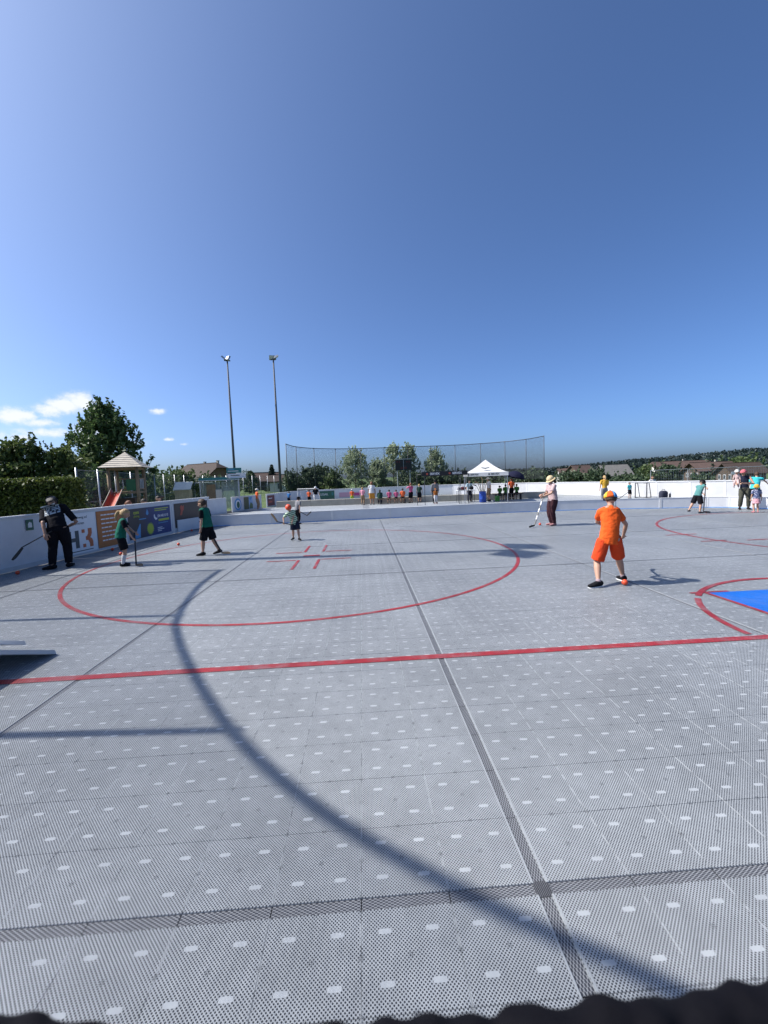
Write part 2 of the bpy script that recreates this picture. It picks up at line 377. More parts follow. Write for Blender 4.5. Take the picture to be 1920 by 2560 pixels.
for i in range(len(edges) - 1):
    a, b_ = edges[i] + (SW / 2 if i else 0), edges[i + 1] - (SW / 2 if i < len(edges) - 2 else 0)
    n = max(1, round((b_ - a) / .346)); ty = (b_ - a) / n
    ycells.append((a, ty, n))
xc = []
for k in range(-3, 6):
    a = SEAM_X0 + SEAM_DX * k + SW / 2
    for j in range(9): xc.append(a + TX * (j + .5))
CAMV = Vector((0, 0, CAMH))
def visible(x, y):
    d = Vector((x, y, 0)) - CAMV; z = d.dot(fwd)
    if z < .2: return False
    return abs(d.dot(rgt) / z) < .96 and abs(d.dot(upv) / z) < 1.25
for a, ty, n in ycells:
    for j in range(n):
        y = a + ty * (j + .5)
        for x in xc:
            if x < board_x(min(y, 17)) - .1 or x > 16.5: continue
            tiles.append((x, y, ty, visible(x, y), x * x + y * y))
near = sorted([t for t in tiles if t[3]], key=lambda t: t[4])[:300]
nearset = set((t[0], t[1]) for t in near)
tmeshes = {}
def with_uv(me, uvs):
    l = me.uv_layers.new(name='UVMap'); arr = np.zeros((len(me.loops), 2), dtype=np.float32)
    vi = np.zeros(len(me.loops), dtype=np.int32); me.loops.foreach_get('vertex_index', vi); arr[:] = uvs[vi]; l.data.foreach_set('uv', arr.ravel())
for t in near:
    key = round(t[2], 4)
    if key not in tmeshes:
        vs, fs = tile_mesh('floor_tile', TX, t[2]); me = bpy.data.meshes.new('floor_tile'); me.from_pydata(vs, [], fs); me.update()
        with_uv(me, np.array([(p[0] / TX + .5, p[1] / t[2] + .5) for p in vs], dtype=np.float32)); me.materials.append(M_TILE); tmeshes[key] = me
    o = bpy.data.objects.new('floor_tile', tmeshes[key]); COL.objects.link(o); o.parent = floor
    o.location = (t[0], t[1], random.uniform(-.0006, .0004)); o.rotation_euler = (random.gauss(0, .0008), random.gauss(0, .0008), random.gauss(0, .0006))
V = []; F = []; UV = []
for t in tiles:
    if (t[0], t[1]) in nearset: continue
    vs, fs = tile_mesh('', TX, t[2]); o = len(V); dz = random.uniform(-.0008, .0004)
    V += [(p[0] + t[0], p[1] + t[1], p[2] + dz) for p in vs]; F += [tuple(i + o for i in f) for f in fs]; UV += [(p[0] / TX + .5, p[1] / t[2] + .5) for p in vs]
me = bpy.data.meshes.new('floor_tiles'); me.from_pydata(V, [], F); me.update(); with_uv(me, np.array(UV, dtype=np.float32)); me.materials.append(M_TILE)
o = bpy.data.objects.new('floor_tiles', me); COL.objects.link(o); o.parent = floor; o['kind'] = 'stuff'
def flat(name, polys, z, material, uvs=.35, parent=floor, uvf=None):
    """horizontal sheet from quads/polygons with metric UVs"""
    V = []; F = []
    for p in polys: o = len(V); V += [(x, y, z) for x, y in p]; F.append(tuple(range(o, o + len(p))))
    me = bpy.data.meshes.new(name); me.from_pydata(V, [], F); me.update()
    with_uv(me, np.array([uvf(x, y) if uvf else (x / uvs, y / uvs) for x, y, _ in V], dtype=np.float32)); me.materials.append(material)
    bm = bmesh.new(); bm.from_mesh(me); bmesh.ops.recalc_face_normals(bm, faces=bm.faces[:])
    for f in bm.faces:
        if f.normal.z < 0: f.normal_flip()
    bm.to_mesh(me); bm.free()
    o = bpy.data.objects.new(name, me); COL.objects.link(o); o.parent = parent; return o
# expansion strips between the tile fields, each laid in short pieces
for k in range(-2, 5):
    x = SEAM_X0 + SEAM_DX * k; polys = []
    for a, ty, n in ycells:
        for j in range(n):
            y = a + ty * j
            if x < board_x(min(y, 17)): continue
            polys.append([(x - .024, y + .002), (x + .024, y + .002), (x + .024, y + ty - .002), (x - .024, y + ty - .002)])
    if polys: flat('expansion_strip', polys, -.004, M_STRIP, uvf=lambda X, Y, x=x: (Y / .25, (X - x) / .048 + .5))
for y in SEAM_Y:
    polys = []
    for x in xc:
        if x < board_x(y) - .1 or x > 16.5: continue
        polys.append([(x - TX / 2 + .002, y - .024), (x + TX / 2 - .002, y - .024), (x + TX / 2 - .002, y + .024), (x - TX / 2 + .002, y + .024)])
    flat('expansion_strip', polys, -.004, M_STRIP, uvf=lambda X, Y, y=y: (X / .25, (Y - y) / .048 + .5))
M_EDGE = mat('strip_border_grey', tuple(x * .98 for x in TILE), .5, .12, 3, coords='Object')
for k in range(-2, 5):
    x = SEAM_X0 + SEAM_DX * k
    flat('strip_border', [bar_ for a, ty, n in ycells for bar_ in ([(x + s_ * .028, a), (x + s_ * .036, a), (x + s_ * .036, a + ty * n), (x + s_ * .028, a + ty * n)] for s_ in (-1, 1)) if x > board_x(min(a + 2, 17))], .0012, M_EDGE)
polys = []
for y in SEAM_Y:
    for k in range(-2, 5):
        x = SEAM_X0 + SEAM_DX * k
        if x < board_x(y): continue
        polys.append([(x - .034, y - .034), (x + .034, y - .034), (x + .034, y + .034), (x - .034, y + .034)])
M_CROSS = hole_floor('strip_cross_piece', (.23, .235, .24), spots=False, edge=False, nu=17, nv=17, r=.36, hole=(.02, .02, .025), dirt=.2)
flat('strip_cross_piece', polys, -.0015, M_CROSS, .16)
flat('far_rink_floor', [[(-8.2, 17.75), (17.0, 17.75), (20.3, 18.2), (15.2, 27.0), (12.5, 31.5), (8, 35.2), (-4.2, 35.2), (-5.8, 31.5), (-6.3, 29), (-8.3, 22.8)]], -.004, M_TILE, .36)
# painted markings
def ring(cx, cy, r_, w, a0=0, a1=360, n=96):
    out = []
    for i in range(n):
        t0, t1 = R(a0 + (a1 - a0) * i / n), R(a0 + (a1 - a0) * (i + 1) / n)
        out.append([(cx + (r_ + s * w / 2) * math.cos(t), cy + (r_ + s * w / 2) * math.sin(t)) for s, t in ((-1, t0), (1, t0), (1, t1), (-1, t1))])
    return out
def bar(x0, y0, x1, y1): return [(x0, y0), (x1, y0), (x1, y1), (x0, y1)]
flat('goal_line', [bar(-7.9 + i * 1.0, 3.838, -6.9 + i * 1.0, 3.932) for i in range(24)], .004, M_LINE)
flat('face_off_circle', ring(-1.27, 9.66, 4.55, .062), .004, M_LINE)
flat('face_off_circle', ring(12.6, 9.66, 4.6, .07), .0045, M_LINE)
marks = [bar(-1.41, 9.59, -1.03, 9.72)]
for sx in (-1, 1):
    for sy in (-1, 1):
        x0 = -1.22 + sx * .19; y0 = 9.65 + sy * .5
        marks.append(bar(min(x0, x0 + sx * .06), min(y0, y0 + sy * .95), max(x0, x0 + sx * .06), max(y0, y0 + sy * .95)))
        marks.append(bar(min(x0 + sx * .09, x0 + sx * .72), y0 - .03, max(x0 + sx * .09, x0 + sx * .72), y0 + .03))
flat('face_off_mark', marks, .0052, M_LINE)
flat('face_off_mark', [bar(7.55, 10.15, 8.35, 10.21), bar(8.6, 9.0, 9.3, 9.06), bar(7.6, 9.1, 8.2, 9.16)], .0052, M_LINE)
flat('crease_arc', ring(5.85, 3.9, 2.02, .07, 141, 178, 30) + ring(5.85, 3.9, 2.02, .07, 2, 137, 60), .0058, M_LINE)
flat('goal_crease', [bar(4.6, 4.0, 7.2, 5.38)], .0042, M_BLUE)
flat('crease_outline', [bar(4.54, 3.98, 4.6, 5.38), bar(4.36, 5.38, 4.9, 5.43)], .0062, M_LINE)

# ------------------------------------------------------------------ boards
def board(p, q, h, label, group, name='rink_board', th=.05, mat_=WHITE, rail=True, kick=None, cat='rink board', base=0.0, posts=True):
    p = Vector((*p, 0)); q = Vector((*q, 0)); d = q - p; L = d.length; rz = math.atan2(d.y, d.x)
    t = thing(name, label, cat, (p.x, p.y, base), rz, group)
    g = .004
    MB().bevbox((L / 2, th / 2, h / 2 + .01), (L - 2 * g, th, h - .02), .004).build('panel', mat_, t)
    if rail:
        MB().bevbox((L / 2, th / 2 - .005, h + .012), (L - 2 * g, th + .05, .045), .008).build('top_rail', WHITE2, t)
        MB().bevbox((L / 2, -.008, .06), (L - 2 * g - .08, .012, .10), .003).build('kick_plate', SCUFF, t)
    if posts:
        for x in (.025, L - .025): MB().bevbox((x, -.004, h / 2), (.045, .014, h - .04), .003).build('edge_profile', WHITE2, t)
    if kick: MB().box((L / 2, -.006, .016), (L - 2 * g, .010, .024)).build('kick_strip', kick, t)
    return t, L
def PRINT(name, c, rough=.45): return mat(name, c, rough, .05, 6)
P_H = PRINT('print_dark_grey', (.06, .075, .08)); P_O = PRINT('print_burnt_orange', (.46, .13, .05)); P_OR = PRINT('banner_orange', (.43, .15, .04))
P_W = PRINT('print_white', (.72, .72, .72)); P_LG = PRINT('print_lime', (.42, .5, .05)); P_LB = PRINT('print_light_blue', (.10, .30, .55)); P_DB = PRINT('print_dark_brown', (.055, .04, .035))
P_RED = PRINT('print_red', (.42, .07, .04)); P_GRN = PRINT('print_green', (.03, .11, .07)); P_TEAL = PRINT('print_teal', (.03, .17, .17))
P_DR = PRINT('print_dark_red', (.14, .025, .03)); P_NAVY = PRINT('print_navy', (.012, .03, .11))
def blue_banner_mat():
    mt = bpy.data.materials.new('banner_night_blue'); mt.use_nodes = True; b = NB(mt); tc = b.N.new('ShaderNodeTexCoord'); sp = b.N.new('ShaderNodeSeparateXYZ'); b.L.new(tc.outputs['Object'], sp.inputs[0])
    f = b.mr(sp.outputs[0], .5, 1.6); c = b.mix(f, (.035, .03, .035), (.012, .035, .16))
    P = b.N['Principled BSDF']; b.L.new(c, P.inputs['Base Color']); P.inputs['Roughness'].default_value = .4; return mt
def banner(t, x0, x1, z0, z1, m_, y=-.016, name='banner', tilt=0): return MB().box(((x0 + x1) / 2, y, (z0 + z1) / 2), (x1 - x0, .006, z1 - z0)).build(name, m_, t)
def poly(t, pts, m_, y=-.021, name='emblem'): return MB().prism(pts, y, y - .002).build(name, m_, t)
def pt(y): return (board_x(y), y)
G_L = 'boards along the left side'
t, L = board(pt(4.8), pt(7.8), 1.16, 'plain white rink board at the left picture edge', G_L)
t, L = board(pt(7.81), pt(10.80), 1.16, 'white rink board with a small green sticker behind the man in black', G_L)
s0 = 7.81; b_ = banner(t, 9.82 - s0, 10.0 - s0, .84, 1.08, P_GRN, name='sticker'); poly(b_, [(9.86 - s0, .9), (9.96 - s0, .9), (9.96 - s0, 1.0), (9.9 - s0, 1.03), (9.86 - s0, .98)], P_W)
s0 = 10.81; t, L = board(pt(10.81), pt(12.98), 1.16, 'rink board with the H3 banner and an orange banner', G_L)
b_ = banner(t, .04, 11.84 - s0, .07, 1.10, P_W)
H0 = 10.86 - s0
poly(b_, [(H0, .21), (H0 + .12, .21), (H0 + .12, .38), (H0 + .24, .38), (H0 + .24, .21), (H0 + .36, .21), (H0 + .36, .66), (H0 + .24, .66), (H0 + .24, .48), (H0 + .12, .48), (H0 + .12, .66), (H0, .66)], P_H, name='letter')
X = 11.32 - s0
for q in ([(X, .58), (X + .1, .58), (X + .1, .67), (X, .67)], [(X + .01, .20), (X + .11, .20), (X + .11, .29), (X + .01, .29)],
          [(X + .21, .68), (X + .34, .68), (X + .34, .55), (X + .30, .46), (X + .27, .44), (X + .33, .40), (X + .36, .33), (X + .36, .19), (X + .24, .19), (X + .24, .29), (X + .20, .37), (X + .12, .38), (X + .12, .47), (X + .17, .49), (X + .21, .55)]): poly(b_, q, P_O, name='numeral')
text('im Eichweg ad', .098, P_H, b_, 10.98 - s0, .96, -.022); text('Gümenen', .098, P_H, b_, 11.04 - s0, .81, -.022)
MB().box((.5, -.021, .125), (.72, .002, .022)).build('print_line', P_H, b_)
b_ = banner(t, 11.87 - s0, 12.93 - s0, .08, 1.09, P_OR)
for i in range(7):
    x = 12.03 - s0; z = .98 - i * .118; w = [.60, .62, .6, .4, .58, .56, .58][i]
    m_ = MB(); k = 0
    while k < w - .03:
        ww = min(random.uniform(.07, .16), w - k); m_.box((x + k + ww / 2, -.021, z), (ww, .002, .035)); k += ww + .022
    m_.build('print_line', P_W, b_)
s0 = 12.99; t, L = board(pt(12.99), pt(15.43), 1.16, 'rink board with a navy banner showing a lime sun and a phone number', G_L)
b_ = banner(t, .12, 2.30, .11, 1.05, blue_banner_mat())
text('com', .15, P_LG, b_, .36, .88, -.022, bold=.004); text('pleting', .10, P_LG, b_, .36, .78, -.022); MB().box((.78, -.021, .70), (.34, .002, .03)).build('print_line', P_LB, b_)
poly(b_, [(.98, .82), (1.04, .80), (1.09, .84), (1.08, .92), (1.03, 1.0), (.99, .92), (.96, .87)], P_LB)
poly(b_, [(.28, .12), (.62, .13), (.66, .56), (.63, .56)], P_LB, name='light_beam')
star = []
for i in range(36):
    a = 2 * math.pi * i / 36; r_ = .21 if i % 2 else .145; star.append((1.14 + r_ * math.cos(a) * .95, .35 + r_ * math.sin(a)))
poly(b_, star, P_LG, name='sun_emblem')
for z, w in ((.97, .78), (.91, .66)): MB().box((1.42 + w / 2, -.021, z), (w, .002, .028)).build('print_line', P_LG, b_)
poly(b_, [(1.36, .78), (1.41, .80), (1.42, .72), (1.48, .66), (1.53, .68), (1.53, .62), (1.44, .60), (1.36, .68)], P_W, name='handset_emblem')
text('034 448 10 10', .125, P_W, b_, 1.56, .68, -.022, sx=.82, bold=.003)
MB().box((1.90, -.021, .58), (.60, .002, .07)).build('print_line', P_LG, b_)
MB().box((1.85, -.021, .48), (.55, .002, .02)).build('print_line', P_LB, b_)
for i, w in enumerate((.26, .36, .22)): MB().box((1.52 + w / 2, -.021, .33 - i * .055), (w, .002, .022)).build('print_line', P_W, b_)
s0 = 15.44; t, L = board(pt(15.44), pt(18.1), 1.16, 'rink board with a dark brown banner and a red emblem', G_L)
b_ = banner(t, .10, 2.5, .18, 1.06, P_DB)
poly(b_, [(.42, .62), (.5, .78), (.46, .92), (.56, .99), (.62, .92), (.72, .98), (.70, .80), (.62, .76), (.56, .62)], P_RED)
t, L = board((-6.72, 15.62), (-6.16, 17.42), .46, 'low white board leaning by the dark brown banner', 'low divider boards', 'divider_board', rail=False, cat='divider board')
MB().box((1.35, -.012, .28), (.42, .003, .03)).build('print_line', P_H, t); MB().box((1.45, -.012, .22), (.26, .003, .02)).build('print_line', P_H, t)
# low divider across the rink
DIV = [(-6.16, 17.44), (-3.75, 17.40), (-1.30, 17.62), (1.12, 17.70), (3.52, 17.82), (5.90, 17.92), (8.28, 17.80), (10.62, 17.42), (12.30, 16.92), (13.92, 16.46), (14.46, 16.05), (14.95, 15.35), (15.5, 13.9)]
dl = ['low white divider board meeting the left side boards', 'low white divider board behind the running child in the striped shirt', 'low white divider board in front of the adult in ochre shorts',
      'low white divider board in front of the grey jacket adult', 'low white divider board in front of the blue barrel', 'low white divider board in front of the bench with children in green',
      'low white divider board right of the woman in the straw hat', 'low white divider board right of the orange boy\'s cap', 'low white divider board behind the boy in teal',
      'short low divider board just right of the boy in teal', 'low divider board behind the legs of the woman with the baby', 'sunlit low divider board at the right picture edge with a dark mark']
for i in range(len(DIV) - 1):
    t, L = board(DIV[i], DIV[i + 1], .42, dl[i], 'low divider boards', 'divider_board', th=.055, rail=False, kick=BLUEK, cat='divider board')
    MB().bevbox((L / 2, .0275, .428), (L - .01, .075, .022), .004).build('top_cap', WHITE2, t)
    if i == 11: MB().box((1.1, -.014, .24), (.2, .003, .05)).build('print_line', P_H, t)
# boards of the far half
FAR = [(-8.45, 22.7), (-7.75, 24.5), None, (-7.62, 25.1), (-7.28, 26.25), (-6.95, 27.2), (-6.62, 28.1), None, (-6.42, 28.7), (-6.05, 30.0), (-5.85, 31.6), (-5.55, 33.3), (-4.6, 34.9), (-2.3, 35.6), (.4, 35.7), (3.1, 35.7), (5.9, 35.75), (7.6, 35.35), (9.2, 34.4), (10.9, 33.0), (12.4, 31.5), (13.6, 29.9), (14.6, 28.0), (15.3, 26.3), (15.95, 24.8), (16.7, 23.3), (17.55, 21.9), (18.45, 20.7), (19.6, 19.15)]
FL = {0: 'white far board beside the glass shelter', 3: 'far board with a blue and green ring emblem', 4: 'far board with a green and blue landscape print', 5: 'plain white far board behind the child in the orange top with white cap',
      8: 'far board with a dark red poster', 9: 'narrow white far board right of the dark red poster', 10: 'white far board behind the child in blue', 11: 'white far board at the far left corner beside the goal', 12: 'far board with a dark green banner beside the goalkeeper',
      13: 'far board with a pink banner behind the child in orange and lime', 14: 'white far board behind the adult in white shirt and ochre shorts', 15: 'white far board behind the person in pink shirt and black shorts', 16: 'white far board behind the grey jacket adult', 17: 'far board behind the folding table left of the tent', 18: 'far board behind the blue barrel',
      19: 'sunlit far board behind the children in green', 20: 'sunlit far board between the umbrella and the straw hat woman', 21: 'sunlit far board above the right end of the concrete wall', 22: 'sunlit far board left of the person in yellow', 23: 'sunlit far board right behind the person in yellow', 24: 'sunlit far board behind the small child in turquoise',
      25: 'sunlit far board behind the backpack', 26: 'sunlit far board behind the boy in teal', 27: 'sunlit far board behind the woman with the baby'}
lab_i = 0; keys = sorted(FL)
for i in range(len(FAR) - 1):
    if FAR[i] is None or FAR[i + 1] is None: continue
    t, L = board(FAR[i], FAR[i + 1], .88, FL.get(i, 'white far board %d' % i), 'boards round the far half', th=.05, mat_=SCUFF if FAR[i][0] > 9 else WHITE, posts=True)
    if i == 3:
        MB().ball((L / 2, -.018, .45), (.36, .006, .36)).build('ring_emblem', P_LB, t, True); MB().ball((L / 2, -.024, .45), (.26, .006, .26)).build('ring_emblem', P_W, t, True); MB().ball((L / 2, -.03, .42), (.16, .006, .2)).build('emblem', P_GRN, t, True)
    if i == 4:
        banner(t, .04, L * .55, .08, .84, PRINT('print_olive', (.10, .11, .05))); banner(t, L * .55, L - .04, .08, .84, PRINT('print_pale_blue', (.3, .42, .6)))
        poly(t, [(L * .58, .1), (L - .05, .1), (L - .05, .35), (L * .75, .5), (L * .6, .3)], PRINT('print_leaf', (.12, .17, .07))); poly(t, [(L * .6, .78), (L * .72, .6), (L - .1, .82)], P_LB)
    if i == 8:
        b_ = banner(t, .12, L - .25, .1, .80, P_DR); MB().box((.5, -.022, .6), (.5, .002, .05)).build('print_line', P_W, b_); MB().box((.5, -.022, .36), (.5, .002, .12)).build('print_line', P_RED, b_)
    if i == 12:
        b_ = banner(t, 1.1, 2.36, .10, .78, P_GRN); text('USSAIL', .26, P_W, b_, 1.16, .42, -.021, sx=.85); MB().box((2.2, -.021, .52), (.16, .002, .25)).build('print_line', P_TEAL, b_)
    if i == 13:
        banner(t, .35, 2.1, .2, .6, PRINT('print_pale_pink', (.5, .3, .38))); MB().box((1.8, -.021, .42), (.5, .002, .2)).build('print_line', PRINT('print_pink', (.45, .05, .2)), t)
# concrete wall in the far half, cast in blocks
cw = thing('concrete_wall', 'low concrete wall across the far half of the rink', 'wall', (-5.75, 28.45, 0), R(-4.35))
for k in range(8):
    x0 = k * 2.31; MB().bevbox((x0 + 1.155, .17, .20), (2.30, .34, .40), .015).build('wall_block', CONC, cw)

# ------------------------------------------------------------------ safety nets
def safety_net(label, pts, H, posts, group, net_bottom=.9, post_r=.035, rail_r=.04):
    """pts: plan polyline of the net; posts: indices that carry a pole"""
    t = thing('safety_net', label, 'safety net', (pts[0][0], pts[0][1], 0), 0, group); o = Vector((pts[0][0], pts[0][1], 0))
    # smooth plan curve
    P = []
    n = len(pts)
    for i in range(n - 1):
        p0, p1, p2, p3 = (Vector((*pts[max(i - 1, 0)], 0)), Vector((*pts[i], 0)), Vector((*pts[i + 1], 0)), Vector((*pts[min(i + 2, n - 1)], 0)))
        for k in range(6):
            u_ = k / 6; P.append(.5 * ((2 * p1) + (-p0 + p2) * u_ + (2 * p0 - 5 * p1 + 4 * p2 - p3) * u_ ** 2 + (-p0 + 3 * p1 - 3 * p2 + p3) * u_ ** 3))
    P.append(Vector((*pts[-1], 0))); P = [p - o for p in P]
    V = []; F = []; UV = []; s = 0
    for i, p in enumerate(P):
        if i: s += (p - P[i - 1]).length
        V += [(p.x, p.y, net_bottom), (p.x, p.y, H - .03)]; UV += [(s, net_bottom), (s, H)]
        if i: F.append((2 * i - 2, 2 * i, 2 * i + 1, 2 * i - 1))
    me = bpy.data.meshes.new('netting'); me.from_pydata(V, [], F); me.update(); with_uv(me, np.array(UV, dtype=np.float32)); me.materials.append(M_NET)
    q = bpy.data.objects.new('netting', me); COL.objects.link(q); q.parent = t
    MB().tube([p + Vector((0, 0, H)) for p in P], rail_r, 8).build('top_rail', DARKM, t, True)
    for i in posts:
        p = Vector((*pts[i], 0)) - o; MB().tube([p + Vector((0, 0, -.1)), p + Vector((0, 0, H + .06))], post_r, 8).build('post', DARKM, t, True)
    return t
FN = [(-7.62, 44.2), (-7.2, 48.2), (-5.6, 51.6), (-3.16, 53.6), (-.07, 54.5), (2.98, 54.6), (6.0, 54.6), (9.0, 54.6), (12.1, 54.4), (15.1, 53.3), (17.6, 51.4), (19.2, 48.8), (19.76, 45.2)]
safety_net('tall black safety net curving behind the far boards', FN, 5.5, range(13), 'curved safety nets')
NN = [(-8.02, 8.9), (-7.95, 7.6), (-7.62, 6.02), (-7.28, 5.2), (-6.76, 4.28), (-6.1, 3.27), (-5.42, 2.5), (-4.7, 1.94), (-4.1, 1.55), (-3.5, .9), (-2.9, -.2), (-2.6, -1.8)]
safety_net('tall black safety net at the near left corner, its shadow on the floor', NN, 5.5, [0, 2, 5, 10], 'curved safety nets', post_r=.042, rail_r=.042)

# ------------------------------------------------------------------ floodlight poles
def flood_pole(loc, H, label, lamps, rz=0, k=1.0, k_=1.0):
    t = thing('floodlight_pole', label, 'floodlight', loc, rz, 'floodlight poles')
    MB().tube([(0, 0, -.1), (0, 0, H * .5), (0, 0, H)], [.13 * k, .10 * k, .065 * k], 12).build('pole', POLE, t, True)
    MB().lathe((0, 0, 0), [(.22, 0), (.22, .02), (.15, .03), (.14, .25)], 14).build('base_plate', POLE, t)
    MB().box((0, 0, H + .05), (.7 * k_, .09, .09)).build('cross_arm', POLE, t)
    for x, yaw, pitch in lamps:
        M = Matrix.Rotation(R(yaw), 3, 'Z') @ Matrix.Rotation(R(pitch), 3, 'X'); c = Vector((x, 0, H + .24))
        l = MB().add([c + M @ (Vector(p) * k_) for p in [(-.36, -.3, -.07), (.36, -.3, -.07), (.36, .3, -.07), (-.36, .3, -.07), (-.25, -.2, .11), (.25, -.2, .11), (.25, .26, .13), (-.25, .26, .13)]],
                     [(0, 3, 2, 1), (4, 5, 6, 7), (0, 1, 5, 4), (1, 2, 6, 5), (2, 3, 7, 6), (3, 0, 4, 7)]).build('lamp_housing', GALV, t)
        g = MB().add([c + M @ (Vector(p) * k_) for p in [(-.32, -.26, -.078), (.32, -.26, -.078), (.32, .26, -.078), (-.32, .26, -.078)]], [(0, 1, 2, 3)]).build('lens', mat('lamp_glass', (.55, .58, .62), .15, .02), l)
        MB().tube([c + M @ Vector((0, .05, .1)), (x, 0, H + .06)], .03, 6).build('bracket', POLE, l)
    return t
flood_pole((-12.2, 41.7, 0), 13.2, 'left of the two floodlight poles, lamp heads turned apart', [(-.28, 70, 40), (.06, -60, 62)], R(20), k_=.78)
flood_pole((-7.9, 41.7, 0), 13.2, 'right of the two floodlight poles, wide lamp head leaning right', [(-.1, 30, -50), (.26, -55, 30)], R(-15), k_=.8)
flood_pole((-9.7, 10.15, 0), 14.0, 'floodlight pole outside the left picture edge, its shadow crossing the circle', [(-.5, 75, -12), (.5, 95, 12)], R(62), 1.45, 1.25)

# ------------------------------------------------------------------ wire fence on the left
FP = [(-9.9, 13.9), (-10.36, 16.0), (-11.24, 20.0), (-12.5, 25.0), (-13.4, 29.5), (-13.8, 33.8), (-13.9, 38), (-13.3, 42.5), (-12.9, 47), (-11.4, 60)]
ft = thing('wire_fence', 'tall galvanised wire mesh fence behind the left boards', 'fence', (FP[1][0], FP[1][1], 0)); o0 = Vector((*FP[1], 0))
V = []; F = []; UV = []; s = 0
for i, p in enumerate(FP[1:]):
    q = Vector((*p, 0)) - o0
    if i: s += (Vector((*p, 0)) - Vector((*FP[i], 0))).length
    V += [(q.x, q.y, .02), (q.x, q.y, 2.42)]; UV += [(s, 0), (s, 2.4)]
    if i: F.append((2 * i - 2, 2 * i, 2 * i + 1, 2 * i - 1))
me = bpy.data.meshes.new('wire_mesh'); me.from_pydata(V, [], F); me.update(); with_uv(me, np.array(UV, dtype=np.float32)); me.materials.append(M_WIRE)
q = bpy.data.objects.new('wire_mesh', me); COL.objects.link(q); q.parent = ft
fpts = []
for i in range(1, len(FP) - 1):
    a, b_ = Vector((*FP[i], 0)), Vector((*FP[i + 1], 0)); n = max(1, round((b_ - a).length / 2.6))
    for k in range(n): fpts.append(a.lerp(b_, k / n) - o0)
for p in fpts: MB().tube([p + Vector((0, .04, -.1)), p + Vector((0, .04, 2.5))], .03, 8).build('post', GALV, ft, True)
MB().tube([(0.05, 0, 2.0), (.62, -1.1, .05)], .025, 6).build('brace', GALV, ft, True)
for z in (.05, 1.2, 2.42):
    MB().tube([Vector((*p, 0)) - o0 + Vector((0, -.01, z)) for p in FP[1:]], .006, 4).build('tension_wire', GALV, ft)

# ------------------------------------------------------------------ playground tower
pl = thing('playground_tower', 'wooden playground tower with pyramid roof and orange slide', 'playground tower', (-10.7, 20.0, 0), R(13))
W2 = .56
for sx in (-1, 1):
    for sy in (-1, 1): MB().tube([(sx * W2, sy * W2, -.05), (sx * W2, sy * W2, 2.68)], .075, 8).build('post', WOOD, pl, True)
MB().bevbox((0, 0, 1.48), (1.16, 1.16, .1), .01).build('deck', WOOD, pl)
for sd_ in range(4):
    M = Matrix.Rotation(sd_ * math.pi / 2, 3, 'Z')
    n = 8
    for k in range(n):
        f0, f1 = k / n, (k + 1) / n; r0, r1 = .86 * (1 - f0), .86 * (1 - f1); z0, z1 = 2.60 + .70 * f0, 2.60 + .70 * f1
        r1b = max(r1 - .02, .002)
        vs = [(-r0, -r0, z0 + .02), (r0, -r0, z0 + .02), (r1b, -r1b, z1 + .01), (-r1b, -r1b, z1 + .01), (-r0, -r0, z0 - .005), (r0, -r0, z0 - .005), (r1b, -r1b, z1 - .02), (-r1b, -r1b, z1 - .02)]
        MB().add([M @ Vector(v) for v in vs], [(0, 1, 2, 3), (7, 6, 5, 4), (0, 4, 5, 1), (1, 5, 6, 2), (2, 6, 7, 3), (3, 7, 4, 0)]).build('shingle_row', WOODL, pl)
    MB().beam(M @ Vector((-W2, -W2, 2.55)), M @ Vector((W2, -W2, 2.55)), .08, .1).build('roof_beam', WOOD, pl)
for a, b_ in (((W2, -W2), (W2, W2)), ((W2, W2), (-W2, W2))):
    A, B = Vector((*a, 0)), Vector((*b_, 0))
    MB().beam(A + Vector((0, 0, 2.1)), B + Vector((0, 0, 2.1)), .05).build('hand_rail', WOOD, pl); MB().beam(A + Vector((0, 0, 1.62)), B + Vector((0, 0, 1.62)), .05).build('hand_rail', WOOD, pl)
    for k in range(1, 5): p = A.lerp(B, k / 5); MB().tube([p + Vector((0, 0, 1.62)), p + Vector((0, 0, 2.1))], .02, 6).build('baluster', GALV, pl)
MB().bevbox((-.05, .1, .62), (.75, .8, 1.2), .02).build('play_house_wall', WOODD, pl)
MB().beam((W2, -W2 + .1, .05), (W2 + 1.0, -W2 - .2, 1.25), .28, .06).build('climbing_ramp', WOODD, pl)
MB().bevbox((.30, -W2 - .02, 1.82), (.38, .03, .5), .01).build('side_panel', mat('green_hdpe', (.03, .12, .05), .5), pl)
sl = MB(); sv = []
for k in range(9):
    f = k / 8; y = -W2 - .1 - 2.6 * f; z = 1.52 - 1.44 * (f ** .93)
    for x, dz in ((-.58, .16), (-.54, .16), (-.52, 0), (-.18, 0), (-.16, .16), (-.12, .16)): sv.append((x + .1, y, z + dz))
sf = [(k * 6 + j, k * 6 + j + 1, k * 6 + j + 7, k * 6 + j + 6) for k in range(8) for j in range(5)]
slm = bpy.data.materials.new('slide_orange_red'); slm.use_nodes = True; nb = NB(slm); tcn = nb.N.new('ShaderNodeTexCoord'); spn = nb.N.new('ShaderNodeSeparateXYZ'); nb.L.new(tcn.outputs['Object'], spn.inputs[0])
nb.L.new(nb.mix(nb.mr(spn.outputs[2], .55, 1.15), (.46, .17, .03), (.42, .06, .03)), nb.N['Principled BSDF'].inputs['Base Color']); nb.N['Principled BSDF'].inputs['Roughness'].default_value = .4
slide = sl.add(sv, sf).build('slide', slm, pl, True); sm_ = slide.modifiers.new('s', 'SOLIDIFY'); sm_.thickness = .02
